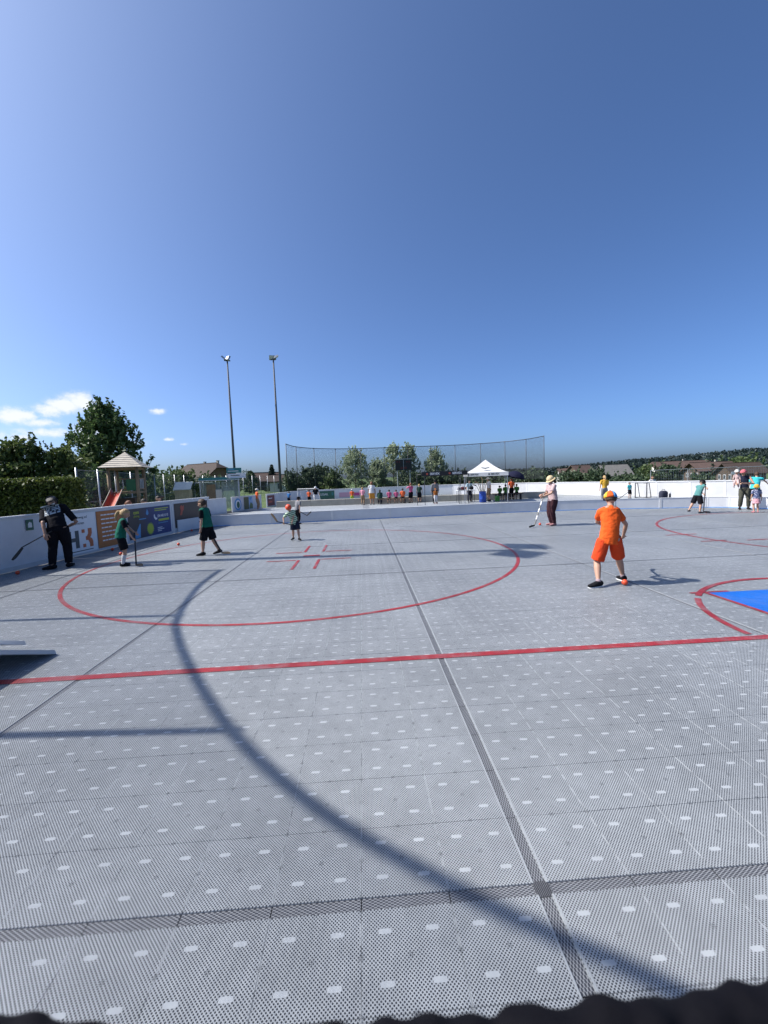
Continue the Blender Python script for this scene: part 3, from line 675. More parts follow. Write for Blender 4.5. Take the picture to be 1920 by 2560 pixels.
for x in (-.46, -.04): MB().tube([(x - (.02 if x < -.2 else -.02), -W2 - .1 - 2.6 * k / 8, 1.52 - 1.44 * ((k / 8) ** .93) + .18) for k in range(9)], .018, 6).build('slide_rail', WOODL, pl, True)

# ------------------------------------------------------------------ glass shelter with signs, hut
sh = thing('glass_shelter', 'glass shelter with teal beam and sign boards behind far left boards', 'shelter', (-9.55, 25.6, 0), R(14))
for x in (0, 2.15):
    for y in (0, .9): MB().bevbox((x, y, .95), (.06, .06, 1.9), .008).build('post', GALV, sh)
MB().bevbox((1.07, .45, 1.93), (2.3, 1.05, .05), .01).build('roof', mat('shelter_roof', (.45, .48, .5), .4), sh)
MB().bevbox((1.07, -.06, 2.02), (2.24, .05, .14), .01).build('fascia', P_TEAL, sh)
glass = bpy.data.materials.new('shelter_glass'); glass.use_nodes = True; nb = NB(glass); Pn = nb.N['Principled BSDF']; Pn.inputs['Base Color'].default_value = (.55, .62, .62, 1); Pn.inputs['Roughness'].default_value = .12
trn = nb.N.new('ShaderNodeBsdfTransparent'); trn.inputs[0].default_value = (.8, .86, .86, 1); msn = nb.N.new('ShaderNodeMixShader'); msn.inputs[0].default_value = .35
nb.L.new(trn.outputs[0], msn.inputs[1]); nb.L.new(Pn.outputs[0], msn.inputs[2]); nb.L.new(msn.outputs[0], nb.N['Material Output'].inputs['Surface'])
for x0, x1 in ((.05, 1.05), (1.1, 2.1)): MB().box(((x0 + x1) / 2, .9, 1.0), (x1 - x0, .012, 1.7)).build('pane', glass, sh)
for x in (0, 2.15): MB().box((x, .45, 1.0), (.012, .8, 1.7)).build('pane', glass, sh)
MB().bevbox((.55, .6, .9), (.5, .4, 1.6), .02).build('cabinet', WOOD, sh); MB().bevbox((.98, .5, .72), (.35, .3, 1.3), .02).build('cabinet', mat('cream_cabinet', (.6, .57, .5), .5), sh)
b_ = MB().bevbox((1.95, -.10, 2.48), (.85, .05, .30), .01).build('sign_board', P_TEAL, sh); MB().box((1.9, -.13, 2.44), (.6, .004, .04)).build('print_line', P_W, b_); MB().box((1.8, -.13, 2.55), (.35, .004, .04)).build('print_line', P_LB, b_)
b_ = MB().bevbox((2.1, -.12, 2.15), (1.0, .05, .28), .01).build('sign_board', WHITE2, sh); MB().box((2.0, -.15, 2.18), (.5, .004, .05)).build('print_line', P_H, b_); MB().box((2.1, -.15, 2.07), (.8, .004, .025)).build('print_line', P_LB, b_)
for x in (1.55, 2.3): MB().tube([(x, -.08, 2.0), (x, -.08, 2.6)], .025, 6).build('sign_post', GALV, sh)
hut = thing('wooden_hut', 'small pale wooden hut with a sloping roof beside the shelter', 'hut', (-11.0, 25.5, 0), R(10))
MB().bevbox((.42, .3, .72), (.84, .6, 1.45), .02).build('wall', mat('pale_wood', (.42, .36, .22), .75, .2, 6), hut)
for i in range(6): MB().bevbox((.07 + .14 * i, -.008, .72), (.135, .02, 1.40), .004).build('plank', mat('pale_wood', (.42, .36, .22)), hut)
MB().add([(-.06, -.12, 1.42), (.9, -.12, 1.42), (.9, .7, 1.86), (-.06, .7, 1.86), (-.06, -.12, 1.47), (.9, -.12, 1.47), (.9, .7, 1.91), (-.06, .7, 1.91)], [(0, 3, 2, 1), (4, 5, 6, 7), (0, 1, 5, 4), (1, 2, 6, 5), (2, 3, 7, 6), (3, 0, 4, 7)]).build('roof', mat('zinc_roof', (.40, .43, .40), .5, .1), hut)
gl = thing('football_goal', 'white football goal frame on the lawn behind the fence', 'goal', (-15.6, 36, -.05))
MB().tube([(0, 0, 0), (0, 0, 1.9), (3.2, 0, 1.9), (3.2, 0, 0)], .05, 8).build('frame', WHITE2, gl)
for k, (x, y, lab) in enumerate([(-11.5, 33.5, 'wooden playground bench pale against the lawn behind the fence')]):
    bt = thing('park_bench', lab, 'bench', (x, y, -.05), R(20)); MB().bevbox((0, 0, .44), (1.6, .4, .05), .01).build('seat', WOODL, bt); MB().bevbox((0, .22, .72), (1.6, .04, .3), .01).build('backrest', WOODL, bt)
    for s_ in (-.6, .6): MB().bevbox((s_, 0, .21), (.08, .36, .42), .01).build('leg', GALV, bt)

# ------------------------------------------------------------------ construction fence on the right
for i, (a, b_, lab) in enumerate([((20.3, 29.0), (22.75, 28.6), 'mesh site fence panel left of the boy in teal'), ((22.8, 28.6), (26.0, 28.2), 'mesh site fence panel behind the boy in teal'), ((26.05, 28.2), (29.2, 27.8), 'mesh site fence panel behind the woman with the baby')]):
    a = Vector((*a, 0)); b_ = Vector((*b_, 0)); d = b_ - a; L = d.length; t = thing('site_fence_panel', lab, 'fence panel', (a.x, a.y, -.45), math.atan2(d.y, d.x), 'site fence panels')
    MB().tube([(0.03, 0, 0), (.03, 0, 1.93), (L - .03, 0, 1.93 + .03), (L - .03, 0, 0)], .026, 8).build('frame', GALV, t)
    mb = MB()
    for k in range(1, int(L / .11)): mb.box((k * .11, 0, .97), (.007, .007, 1.9))
    for k in range(1, 9): mb.box((L / 2, 0, k * .22), (L - .06, .007, .007))
    mb.build('wire_grid', GALV, t)
    MB().bevbox((L - .02, .05, .04), (.5, .22, .14), .03).build('foot_block', CONC, t)
    if i == 1: MB().box((L - .25, -.02, 1.55), (.36, .01, .2)).build('sign_plate', WHITE2, t)

# ------------------------------------------------------------------ scoreboard, banner frame, tent
sb = thing('scoreboard', 'black scoreboard on posts in front of the pale trees', 'scoreboard', (5.0, 50.5, -.05))
MB().bevbox((0, 0, 3.15), (1.95, .18, 1.25), .02).build('cabinet', BLACK, sb); MB().box((0, -.094, 3.15), (.03, .008, 1.2)).build('divider_strip', GALV, sb)
MB().bevbox((0, 0, 3.84), (2.0, .24, .06), .01).build('rain_cap', GALV, sb)
M_LED = mat('red_digit', (.16, .02, .02), .4)
for x, s_ in ((-.6, '0 0'), (.55, '0 0')): text(s_, .34, M_LED, sb, x, 3.4, -.098, 'digit', 'CENTER')
text('20:00', .36, M_LED, sb, 0, 2.68, -.098, 'digit', 'CENTER')
for x in (-.75, .75): MB().tube([(x, .05, 0), (x, .05, 2.6)], .05, 8).build('post', GALV, sb)
bf = thing('banner_frame', 'long black banner beam on thin posts left of the tent', 'banner', (3.55, 24.7, 0), R(1.0))
MB().bevbox((1.3, 0, 1.82), (2.72, .06, .26), .01).build('banner_beam', BLACK, bf)
for x in (.42, 1.75):
    text('SERVEX', .18, P_W, bf, x, 1.76, -.034, sx=.95, bold=.004); MB().ball((x - .16, -.03, 1.82), (.06, .006, .06)).build('logo_dot', P_RED, bf)
for x, y in ((.1, 0), (-.3, .3), (2.15, 0), (2.3, .25), (2.7, 0)): MB().tube([(x, y, 0), (x, y, 1.82)], .018, 6).build('post', DARKM, bf)
for x, y0 in ((-.3, .3), (2.3, .25)): MB().tube([(x, y0, 1.8), (x + .2, 0, 1.8)], .015, 6).build('strut', DARKM, bf)
tn = thing('pavilion_tent', 'white peaked pavilion tent with black emblem and lettered valance', 'tent', (7.62, 25.9, 0), R(-16)); TW = 1.28; FABW = mat('tent_canvas', (.66, .66, .66), .7, .04, 5, transl=.25)
roof = MB(); n = 14; pts = []
for i in range(n + 1):
    f = i / n; r_ = TW * (1 - f); z = 1.78 + .80 * (f ** 1.45) + .0
    pts.append((r_, z))
vs = []; fs = []
for r_, z in pts:
    for k in range(32):
        a = k / 8; s_ = int(a) % 4; u_ = (a - int(a)) * 2 - 1
        x, y = [(u_, -1), (1, u_), (-u_, 1), (-1, -u_)][s_]; sag = 1 - .05 * (1 - u_ * u_) * min(1, r_ / TW * 1.2)
        vs.append((x * r_ * sag, y * r_ * sag, z))
for i in range(n):
    for k in range(32): fs.append((i * 32 + k, i * 32 + (k + 1) % 32, (i + 1) * 32 + (k + 1) % 32, (i + 1) * 32 + k))
roof.add(vs, fs).build('canopy', FABW, tn, False)
for s_ in range(4):
    M = Matrix.Rotation(s_ * math.pi / 2, 4, 'Z')
    v_ = MB().box((0, -TW - .012, 1.68), (2 * TW, .012, .22)).build('valance', FABW, tn); v_.matrix_local = M
    for x in (-.98, .2):
        MB().ball((x, -TW - .022, 1.68), (.055, .005, .055)).build('logo_dot', P_H, v_)
        text('SERVEX', .13, P_H, v_, x + .1, 1.635, -TW - .02, sx=1.1, bold=.006)
e_ = MB().add([(x, y, z) for x, y, z in [(-.26, -.84, 2.08), (-.1, -.86, 2.06), (.0, -.88, 2.04), (.1, -.86, 2.06), (.26, -.84, 2.08), (.2, -.90, 2.02), (.06, -.95, 1.985), (0, -.97, 1.96), (-.06, -.95, 1.985), (-.2, -.90, 2.02)]], [tuple(range(10))])
e_.v = [(x, y - .03, z + .02) for x, y, z in e_.v]; e_.build('emblem', P_H, tn)
for x in (-1, 1):
    for y in (-1, 1): MB().beam((x * (TW - .05), y * (TW - .05), 0), (x * (TW - .05), y * (TW - .05), 1.8), .045).build('leg', mat('tent_leg', (.3, .31, .33), .4, metal=.5), tn)
for s_ in range(4):
    M = Matrix.Rotation(s_ * math.pi / 2, 4, 'Z'); MB().tube([M @ Vector((-TW + .05, -TW + .05, 1.72)), M @ Vector((0, -TW + .05, 1.55)), M @ Vector((TW - .05, -TW + .05, 1.72))], .014, 6).build('truss', GALV, tn)
MB().tube([(-TW, -TW, 1.80), (-.9, -.9, 1.86), (-.5, -.5, 2.1), (-.2, -.2, 2.36), (0, 0, 2.6)], .012, 5).build('hip_seam', P_H, tn)
MB().tube([(-TW, TW, 1.80), (-.9, .9, 1.86), (-.5, .5, 2.1), (-.2, .2, 2.36), (0, 0, 2.6)], .012, 5).build('hip_seam', P_H, tn)
um = thing('umbrella', 'dark navy umbrella beside the right end of the tent', 'umbrella', (9.55, 27.0, 0)); NAVY = fabric('navy_cloth', (.012, .014, .04))
M = Matrix.Rotation(R(14), 4, 'Y'); c_ = MB(); vs = []; fs = []
for i in range(9):
    ph = R(78) * i / 8
    for k in range(24):
        a = 2 * math.pi * k / 24; sc = 1 - .05 * abs(math.cos(a * 4)) * (i / 8); r_ = .62 * math.sin(ph) / math.sin(R(78)) * sc; vs.append(M @ Vector((r_ * math.cos(a), r_ * math.sin(a), 1.3 + .55 * math.cos(ph))))
for i in range(8):
    for k in range(24): fs.append((i * 24 + k, i * 24 + (k + 1) % 24, (i + 1) * 24 + (k + 1) % 24, (i + 1) * 24 + k))
c_.add(vs, fs).build('canopy', NAVY, um, True); MB().tube([M @ Vector((0, 0, 1.9)), M @ Vector((0, 0, .6)), (-.12, 0, 0)], .015, 6).build('shaft', DARKM, um)
ba = thing('blue_barrel', 'blue plastic barrel full of hockey sticks under the tent', 'barrel', (7.22, 25.2, 0)); BLUEP = mat('blue_plastic', (.015, .055, .30), .4, .08)
MB().lathe((0, 0, 0), [(.19, 0), (.205, .02), (.205, .2), (.215, .22), (.205, .24), (.205, .44), (.215, .46), (.205, .48), (.205, .62), (.215, .66), (.19, .66), (.185, .3)], 20).build('drum', BLUEP, ba, True)
stick_wood = mat('stick_wood', (.36, .24, .13), .5); stick_blk = mat('stick_black', (.015, .015, .017), .4); stick_red = mat('stick_red', (.3, .03, .03), .4)
def stick(label, top, heel, toe, m_=stick_blk, blade_m=None, tape=None, group='hockey sticks', w=.028, cat='hockey stick'):
    top, heel, toe = Vector(top), Vector(heel), Vector(toe); t = thing('hockey_stick', label, cat, heel, 0, group); o = heel
    n_ = (top - heel).normalized()
    MB().beam(top - o, heel - o, w, w * .75).build('shaft', m_, t)
    b = MB(); d = (toe - heel); L = d.length; d.normalize(); up = (n_ - d * n_.dot(d)).normalized(); sidev = d.cross(up)
    vs = []
    for k in range(6):
        f = k / 5; c = d * L * f + sidev * (.02 * f * f); hh = .034 + .012 * math.sin(f * 2.6)
        if k == 5: hh *= .7
        for y_, z_ in ((-.005, -.25), (.005, -.25), (.005, .75), (-.005, .75)): vs.append(c + sidev * y_ + up * (z_ * hh * 1.3))
    fs = [(k * 4 + j, k * 4 + (j + 1) % 4, k * 4 + 4 + (j + 1) % 4, k * 4 + 4 + j) for k in range(5) for j in range(4)] + [(3, 2, 1, 0), (20, 21, 22, 23)]
    b.add(vs, fs).build('blade', blade_m or m_, t)
    if tape: 
        for k in range(3): a = heel.lerp(top, .2 + .22 * k) - o; c = heel.lerp(top, .31 + .22 * k) - o; MB().beam(a, c, w * 1.06, w * .8).build('tape_band', tape, t)
    return t
sl_ = ['stick with its blade pointing left, leftmost in the barrel', 'wooden stick second from the left in the barrel', 'dark stick upright in the middle of the barrel', 'wooden stick right of the middle of the barrel', 'dark stick leaning right in the barrel', 'rightmost wooden stick in the barrel']
for i in range(6):
    a = -.5 + .17 * i; bx, by = 7.22 + math.sin(a) * .1, 25.2 + random.uniform(-.05, .05); tp = (bx + a * .62, by + random.uniform(-.1, .2), 1.0 + .28 * (1 - abs(i - 3) / 3) + random.uniform(0, .1))
    d_ = Vector((a + random.uniform(-.4, .2), .2, .25)).normalized() * .22
    stick(sl_[i], (bx, by, .35), tp, Vector(tp) + d_, [stick_blk, stick_wood][i % 2], group='sticks in the barrel', w=.035)
def table(name, label, loc, h, w, d, topm, legm, rz=0):
    t = thing(name, label, 'table', loc, rz); MB().bevbox((0, 0, h), (w, d, .035), .01).build('table_top', topm, t)
    for sx in (-1, 1):
        for sy in (-1, 1): MB().tube([(sx * (w / 2 - .04), sy * (d / 2 - .04), 0), (sx * (w / 2 - .07), sy * (d / 2 - .07), h)], .016, 6).build('leg', legm, t)
    return t
table('folding_table', 'folding table with bags on it at the left of the tent', (6.35, 25.9, 0), .74, 1.1, .55, WHITE2, DARKM)
def bag(label, loc, s, m_, cat='bag', name='sports_bag', rz=0):
    t = thing(name, label, cat, loc, rz); MB().ball((0, 0, s[2] * .5), (s[0] / 2, s[1] / 2, s[2] / 2), fn=lambda q: Vector([math.copysign(abs(c) ** .6, c) for c in q])).build('bag_body', m_, t, True)
    MB().tube([(-s[0] * .25, 0, s[2] * .9), (-s[0] * .15, 0, s[2] * 1.15), (s[0] * .15, 0, s[2] * 1.15), (s[0] * .25, 0, s[2] * .9)], .012, 6).build('strap', BLACK, t); return t
bag('dark red bag on the folding table', (6.2, 25.85, .76), (.34, .25, .2), fabric('maroon_cloth', (.10, .03, .04)))
bag('black bag at the right end of the folding table', (6.72, 25.9, .76), (.26, .22, .22), fabric('black_cloth', (.015, .015, .018)))
bag('grey bag at the left end of the folding table', (5.95, 25.9, .76), (.2, .2, .16), fabric('grey_cloth', (.22, .22, .24)))
gb = thing('green_crate', 'small green box on the floor right of the blue barrel', 'box', (8.2, 25.5, 0)); GRNP = mat('green_plastic', (.06, .22, .03), .5)
MB().bevbox((0, 0, .15), (.24, .22, .30), .02).build('box_body', GRNP, gb); MB().bevbox((0, 0, .315), (.26, .24, .03), .01).build('lid', GRNP, gb)
bn = thing('wooden_bench', 'wooden bench the children in green sit on', 'bench', (9.2, 26.4, 0)); MB().bevbox((0, 0, .38), (1.9, .3, .04), .01).build('seat', WOODD, bn)
for x in (-.8, 0, .8): MB().bevbox((x, 0, .18), (.05, .26, .36), .008).build('leg', DARKM, bn)
bn = thing('wooden_bench', 'low bench under the seated children in pink and orange', 'bench', (1.95, 27.45, 0)); MB().bevbox((0, 0, .33), (1.9, .28, .04), .01).build('seat', WOOD, bn)
for x in (-.8, .8): MB().bevbox((x, 0, .16), (.06, .24, .31), .008).build('leg', DARKM, bn)
bag('dark blue backpack on the floor by the sunlit far boards', (16.15, 22.0, 0), (.42, .3, .44), fabric('slate_cloth', (.04, .045, .07)), 'backpack', 'backpack')
wb = thing('water_bottle', 'dark bottle with a white cap beside the backpack', 'bottle', (16.52, 22.0, 0)); MB().lathe((0, 0, 0), [(.05, 0), (.05, .24), (.03, .28)], 12).build('flask', mat('bottle_dark', (.05, .06, .08), .3), wb, True); MB().lathe((0, 0, .28), [(.032, 0), (.032, .06)], 12).build('cap', WHITE2, wb)
# goal frames in the far half
def small_goal(label, loc, w, h, d, m_, rz=0):
    t = thing('hockey_goal', label, 'hockey goal', loc, rz, 'small goals'); MB().tube([(-w / 2, 0, 0), (-w / 2, 0, h), (w / 2, 0, h), (w / 2, 0, 0)], .03, 8).build('front_frame', m_, t)
    for s_ in (-1, 1): MB().tube([(s_ * w / 2, 0, h), (s_ * w / 2, d * .5, h), (s_ * w / 2, d, .02), (s_ * w / 2, 0, .02)], .022, 6).build('side_frame', m_, t)
    MB().tube([(-w / 2, d, .02), (w / 2, d, .02)], .022, 6).build('rear_bar', m_, t)
    V = [(-w / 2, d * .5, h), (w / 2, d * .5, h), (w / 2, d, .02), (-w / 2, d, .02), (-w / 2, 0, h), (w / 2, 0, h)]
    me = bpy.data.meshes.new('net'); me.from_pydata(V, [], [(0, 1, 2, 3), (4, 5, 1, 0)]); me.update(); with_uv(me, np.array([(v[0], v[2] + v[1]) for v in V], dtype=np.float32)); me.materials.append(MATS['white_net']); q = bpy.data.objects.new('net', me); COL.objects.link(q); q.parent = t
net_mat('white_net', (.6, .6, .6), .3, .06, .12)
small_goal('white goal behind the goalkeeper child', (-4.1, 31.6, 0), 1.5, 1.1, .7, WHITE2, R(-20))
small_goal('dark metal goal frame beside the small child in turquoise', (15.75, 23.25, 0), .62, .84, .5, DARKM, R(-60))
# white tilted planks at the left picture edge
for k, (dx, dz, lab) in enumerate([(0, .0, 'front white plank tilted up from the floor at the left edge'), (-.42, .06, 'rear white plank tilted up from the floor at the left edge')]):
    t = thing('tilted_plank', lab, 'plank', (-3.28 + dx, 4.50 + (-.0 if k == 0 else .16), dz), 0, 'tilted planks')
    d = Vector((-.40, -1.0, .44)); wv = Vector((-1.35 if k == 0 else -.9, .08, .0)); th = Vector((0, -.022, .055))
    A = Vector((0, 0, 0)); vs = [A, A + wv, A + wv + d * 1.5, A + d * 1.5]; vs += [v + th for v in vs]
    MB().add(vs, [(0, 1, 2, 3), (7, 6, 5, 4), (0, 4, 5, 1), (1, 5, 6, 2), (2, 6, 7, 3), (3, 7, 4, 0)]).build('board', WHITE2, t)
    MB().beam(d * 1.45 + wv * .5, Vector((d.x * 1.45 + wv.x * .5, d.y * 1.45, -dz)), .05).build('prop', WHITE2, t)
# balls
for i, (x, y, z, lab) in enumerate([(-7.2, 9.04, .04, 'orange ball beside the board left of the man in black'), (-6.9, 11.87, .04, 'orange ball in the shade under the orange banner'), (-5.31, 12.3, .04, 'orange ball between the girl and the boy in green'),
                                    (5.62, 13.2, .04, 'orange ball by the blade of the woman in the straw hat'), (3.80, 5.95, .043, 'orange ball at the feet of the boy in orange'), (12.25, 14.5, .04, 'orange ball at the feet of the boy in teal'), (-6.2, 11.0, .04, 'orange ball in the shade left of the girl in green'), (-6.35, 15.9, .04, 'orange ball by the low white leaning board')]):
    t = MB().ball((0, 0, 0), z, nu=18, nv=12).build('hockey_ball', ORANGEB, None, True, (x, y, z + .004)); tag(t, lab, 'ball', 'orange balls')

# ------------------------------------------------------------------ vegetation
def leaf_mat(name, c1, c2, transl=.3):
    mt = bpy.data.materials.new(name); mt.use_nodes = True; b = NB(mt); geo = b.N.new('ShaderNodeNewGeometry')
    c = b.mix(geo.outputs['Random Per Island'], c1, c2); P = b.N['Principled BSDF']; b.L.new(c, P.inputs['Base Color']); P.inputs['Roughness'].default_value = .55; P.inputs['Specular IOR Level'].default_value = .3
    tr = b.N.new('ShaderNodeBsdfTranslucent'); b.L.new(c, tr.inputs['Color']); ms = b.N.new('ShaderNodeMixShader'); ms.inputs[0].default_value = transl
    b.L.new(P.outputs[0], ms.inputs[1]); b.L.new(tr.outputs[0], ms.inputs[2]); b.L.new(ms.outputs[0], b.N['Material Output'].inputs['Surface']); return mt
LEAF_DARK = leaf_mat('leaf_dark', (.036, .070, .024), (.10, .155, .05)); LEAF_SHRUB = leaf_mat('leaf_shrub', (.046, .078, .022), (.13, .165, .05))
LEAF_HEDGE = leaf_mat('leaf_hedge', (.035, .06, .012), (.12, .145, .03)); LEAF_WILLOW = leaf_mat('leaf_willow', (.22, .28, .16), (.40, .45, .31), .4); LEAF_FAR = leaf_mat('leaf_far', (.034, .060, .032), (.080, .115, .058), .2)
LEAF_CONIFER = leaf_mat('leaf_conifer', (.010, .024, .014), (.03, .05, .028), .1); LEAF_MID = leaf_mat('leaf_mid', (.05, .085, .03), (.12, .16, .06))
def leaves(name, pts, size, material, parent, flat_=0.0, aspect=.55):
    n = len(pts); pts = np.asarray(pts, dtype=np.float64)
    a = rng.normal(size=(n, 3)); a[:, 2] *= (1 - flat_); a /= np.linalg.norm(a, axis=1)[:, None]
    b = rng.normal(size=(n, 3)); b -= a * (a * b).sum(1)[:, None]; b /= np.linalg.norm(b, axis=1)[:, None]
    s = size * rng.uniform(.6, 1.3, (n, 1)); a = a * s; b = b * s * aspect
    v = np.stack([pts - a, pts + b * .9 - a * .1, pts + a, pts - b * .9 - a * .1], 1).reshape(-1, 3)
    me = bpy.data.meshes.new(name); me.vertices.add(4 * n); me.vertices.foreach_set('co', v.ravel()); me.loops.add(4 * n); me.loops.foreach_set('vertex_index', np.arange(4 * n, dtype=np.int32))
    me.polygons.add(n); me.polygons.foreach_set('loop_start', np.arange(0, 4 * n, 4, dtype=np.int32)); me.update(); me.validate(); me.materials.append(material)
    o = bpy.data.objects.new(name, me); COL.objects.link(o); o.parent = parent; return o
def tree(name, label, loc, H, prof, material, nclump=70, per=60, leaf=.12, clump=.3, trunk=.1, shoots=0, group=None, cat='tree', trunk_h=.25):
    """prof: list of (height fraction, crown radius); clumps of leaves hang on limbs from the trunk"""
    t = thing(name, label, cat, loc, random.uniform(0, 6), group); hs = [p[0] for p in prof]; rs = [p[1] for p in prof]
    pts = []; limbs = MB(); limbs.tube([(0, 0, -.15), (random.gauss(0, .03), random.gauss(0, .03), H * .45), (0, 0, H * .92)], [trunk, trunk * .7, trunk * .12], 8)
    for i in range(nclump):
        f = rng.uniform(hs[0], hs[-1]); rr = np.interp(f, hs, rs); a = rng.uniform(0, 2 * math.pi); q = math.sqrt(rng.uniform(.12, 1.0)) * rr
        c = np.array([q * math.cos(a), q * math.sin(a), f * H]); c[:2] *= rng.uniform(.85, 1.15)
        if i % 3 == 0: limbs.tube([(0, 0, max(.1, (f - .16)) * H), (c[0] * .5, c[1] * .5, (f - .07) * H), tuple(c)], [trunk * .3, trunk * .2, trunk * .06], 5)
        d = rng.normal(size=(per, 3)); d /= np.linalg.norm(d, axis=1)[:, None]; d *= (rng.uniform(.15, 1, (per, 1)) ** .5) * clump * rng.uniform(.6, 1.35); d[:, 2] *= .8
        pts.append(c + d)
    for i in range(shoots):
        f = rng.uniform(.45, 1.0) * hs[-1]; rr = np.interp(f, hs, rs); a = rng.uniform(0, 2 * math.pi); c = np.array([rr * .95 * math.cos(a), rr * .95 * math.sin(a), f * H]); out = np.array([math.cos(a) * .6, math.sin(a) * .6, .8 + f]); out /= np.linalg.norm(out)
        k = 14; s_ = rng.uniform(0, 1, (k, 1)) * clump * 2.0; pts.append(c + out * s_ + rng.normal(size=(k, 3)) * clump * .10)
    limbs.build('trunk', BARK, t, True); leaves('crown', np.concatenate(pts), leaf, material, t); return t
tree('maple_tree', 'tall dark green tree behind the playground tower', (-14.95, 26.0, -.05), 6.55, [(.10, 1.3), (.22, 2.1), (.38, 2.3), (.55, 2.0), (.72, 1.5), (.88, .75), (.98, .12)], LEAF_DARK, 230, 75, .125, .36, .17, 150)
sh_lab = ['shrub at the left picture edge behind the hedge', 'shrub second from the left edge behind the hedge', 'shrub third from the left edge behind the hedge', 'shrub with paired spikes behind the middle of the hedge', 'tallest spiky shrub behind the hedge', 'shrub behind the right end of the hedge', 'low shrub left of the tall dark tree']
for i, (x, y, h, r_) in enumerate([(-18.6, 18.6, 3.1, 1.0), (-17.2, 18.9, 3.4, 1.0), (-16.1, 18.8, 3.6, .9), (-15.1, 19.0, 3.85, .85), (-14.3, 19.2, 3.95, .8), (-13.3, 19.6, 3.6, .85), (-14.6, 22.4, 3.6, 1.2)]):
    tree('tall_shrub', sh_lab[i], (x, y, -.05), h, [(.08, r_), (.45, r_ * 1.05), (.75, r_ * .75), (.95, r_ * .3)], LEAF_SHRUB, 60, 60, .105, .3, .06, 55, 'shrubs behind the hedge', 'shrub')
# clipped hedge
hg = thing('clipped_hedge', 'clipped box hedge with a sunlit top behind the left boards', 'hedge', (-9.75, 14.6, -.05), R(9)); HL, HD, HH = 9.5, 1.1, 2.12
MB().bevbox((-HL / 2, HD / 2, HH / 2 - .06), (HL - .2, HD - .2, HH - .14), .1).build('hedge_core', mat('hedge_core', (.012, .02, .007), .9), hg)
P1 = np.stack([rng.uniform(-HL, 0, 15000), rng.normal(.03, .05, 15000), rng.uniform(0, HH, 15000)], 1); P2 = np.stack([rng.uniform(-HL, 0, 9000), rng.uniform(0, HD, 9000), HH + rng.normal(0, .04, 9000)], 1)
P3 = np.stack([rng.normal(-.02, .05, 3000), rng.uniform(0, HD, 3000), rng.uniform(0, HH, 3000)], 1)
leaves('foliage', np.concatenate([P1, P2, P3]), .055, LEAF_HEDGE, hg, aspect=.7)
# background trees behind the net
wl = ['pale bushy tree left of the scoreboard', 'pale slender tree directly behind the scoreboard', 'pale tree behind the right edge of the scoreboard', 'pale tree left of the tent above the black banner', 'small pale bush between the two pale trees left of the scoreboard']
for i, (x, y, h, r_) in enumerate([(-.95, 63, 6.3, 2.5), (4.8, 63.5, 6.8, 1.9), (7.2, 64.5, 6.7, 1.6), (11.2, 64, 5.7, 1.85), (2.3, 61, 4.4, 1.3)]):
    tree('willow_tree', wl[i], (x, y, -.2), h, [(.05, r_ * .8), (.35, r_), (.62, r_ * .8), (.85, r_ * .45), (.97, r_ * .1)], LEAF_WILLOW, 110, 46, .16, .42, .1, 50, 'pale trees behind the net')
dl_ = ['dark tree at the left end of the dark clump behind the net', 'dark tree second in the clump behind the goalkeeper child', 'dark tree in the middle of the clump behind the net', 'lighter low tree at the right end of the dark clump', 'dark tree rearmost in the clump behind the net', 'low dark bush behind the scoreboard posts', 'dark bush below the black banner beam', 'dark bush left of the tent roof', 'dark bush straight behind the tent', 'dark bush right of the umbrella']
for i, (x, y, h, r_, mt) in enumerate([(-9.2, 58, 3.2, 1.5, LEAF_FAR), (-7.2, 58.5, 3.5, 1.7, LEAF_FAR), (-5.2, 59, 3.6, 1.8, LEAF_FAR), (-3.9, 57, 2.8, 1.3, LEAF_MID), (-6.4, 62, 3.8, 1.9, LEAF_FAR), (7.3, 58, 2.3, 1.5, LEAF_FAR), (10.5, 60, 2.0, 2.0, LEAF_FAR), (14.0, 62, 2.2, 2.2, LEAF_FAR), (19.0, 64, 2.3, 2.4, LEAF_FAR), (25.0, 64, 1.8, 2.6, LEAF_FAR)]):
    tree('dark_tree', dl_[i], (x, y, -.3), h, [(.05, r_), (.5, r_ * 1.05), (.8, r_ * .7), (.97, r_ * .25)], mt, 60, 50, .17, .5, .08, 20, 'dark trees behind the net')
def spruce(label, loc, H, r_):
    t = thing('spruce_tree', label, 'tree', loc); MB().tube([(0, 0, 0), (0, 0, H)], [.16, .02], 6).build('trunk', BARK, t); pts = []
    for i in range(26):
        f = .1 + .9 * i / 26; rr = r_ * (1 - f) + .05
        for k in range(9):
            a = rng.uniform(0, 6.28); n = 26; s_ = rng.uniform(.1, 1, (n, 1)); base = np.array([math.cos(a), math.sin(a), -.25]); pts.append(np.array([0, 0, f * H]) + base * s_ * rr + rng.normal(size=(n, 3)) * .07)
    leaves('crown', np.concatenate(pts), .14, LEAF_CONIFER, t)
spruce('dark spruce beside the right floodlight pole', (-16.6, 80, -.2), 5.1, 1.7)
tree('round_tree', 'round dark tree between the two floodlight poles', (-18.3, 70, -.2), 3.75, [(.1, 1.1), (.5, 1.5), (.8, 1.1), (.97, .3)], LEAF_FAR, 55, 50, .17, .45, .1)
tree('small_tree', 'small pale tree left of the round dark tree', (-20.6, 71, -.2), 3.3, [(.2, .5), (.6, .8), (.95, .2)], LEAF_MID, 25, 40, .15, .35, .07)
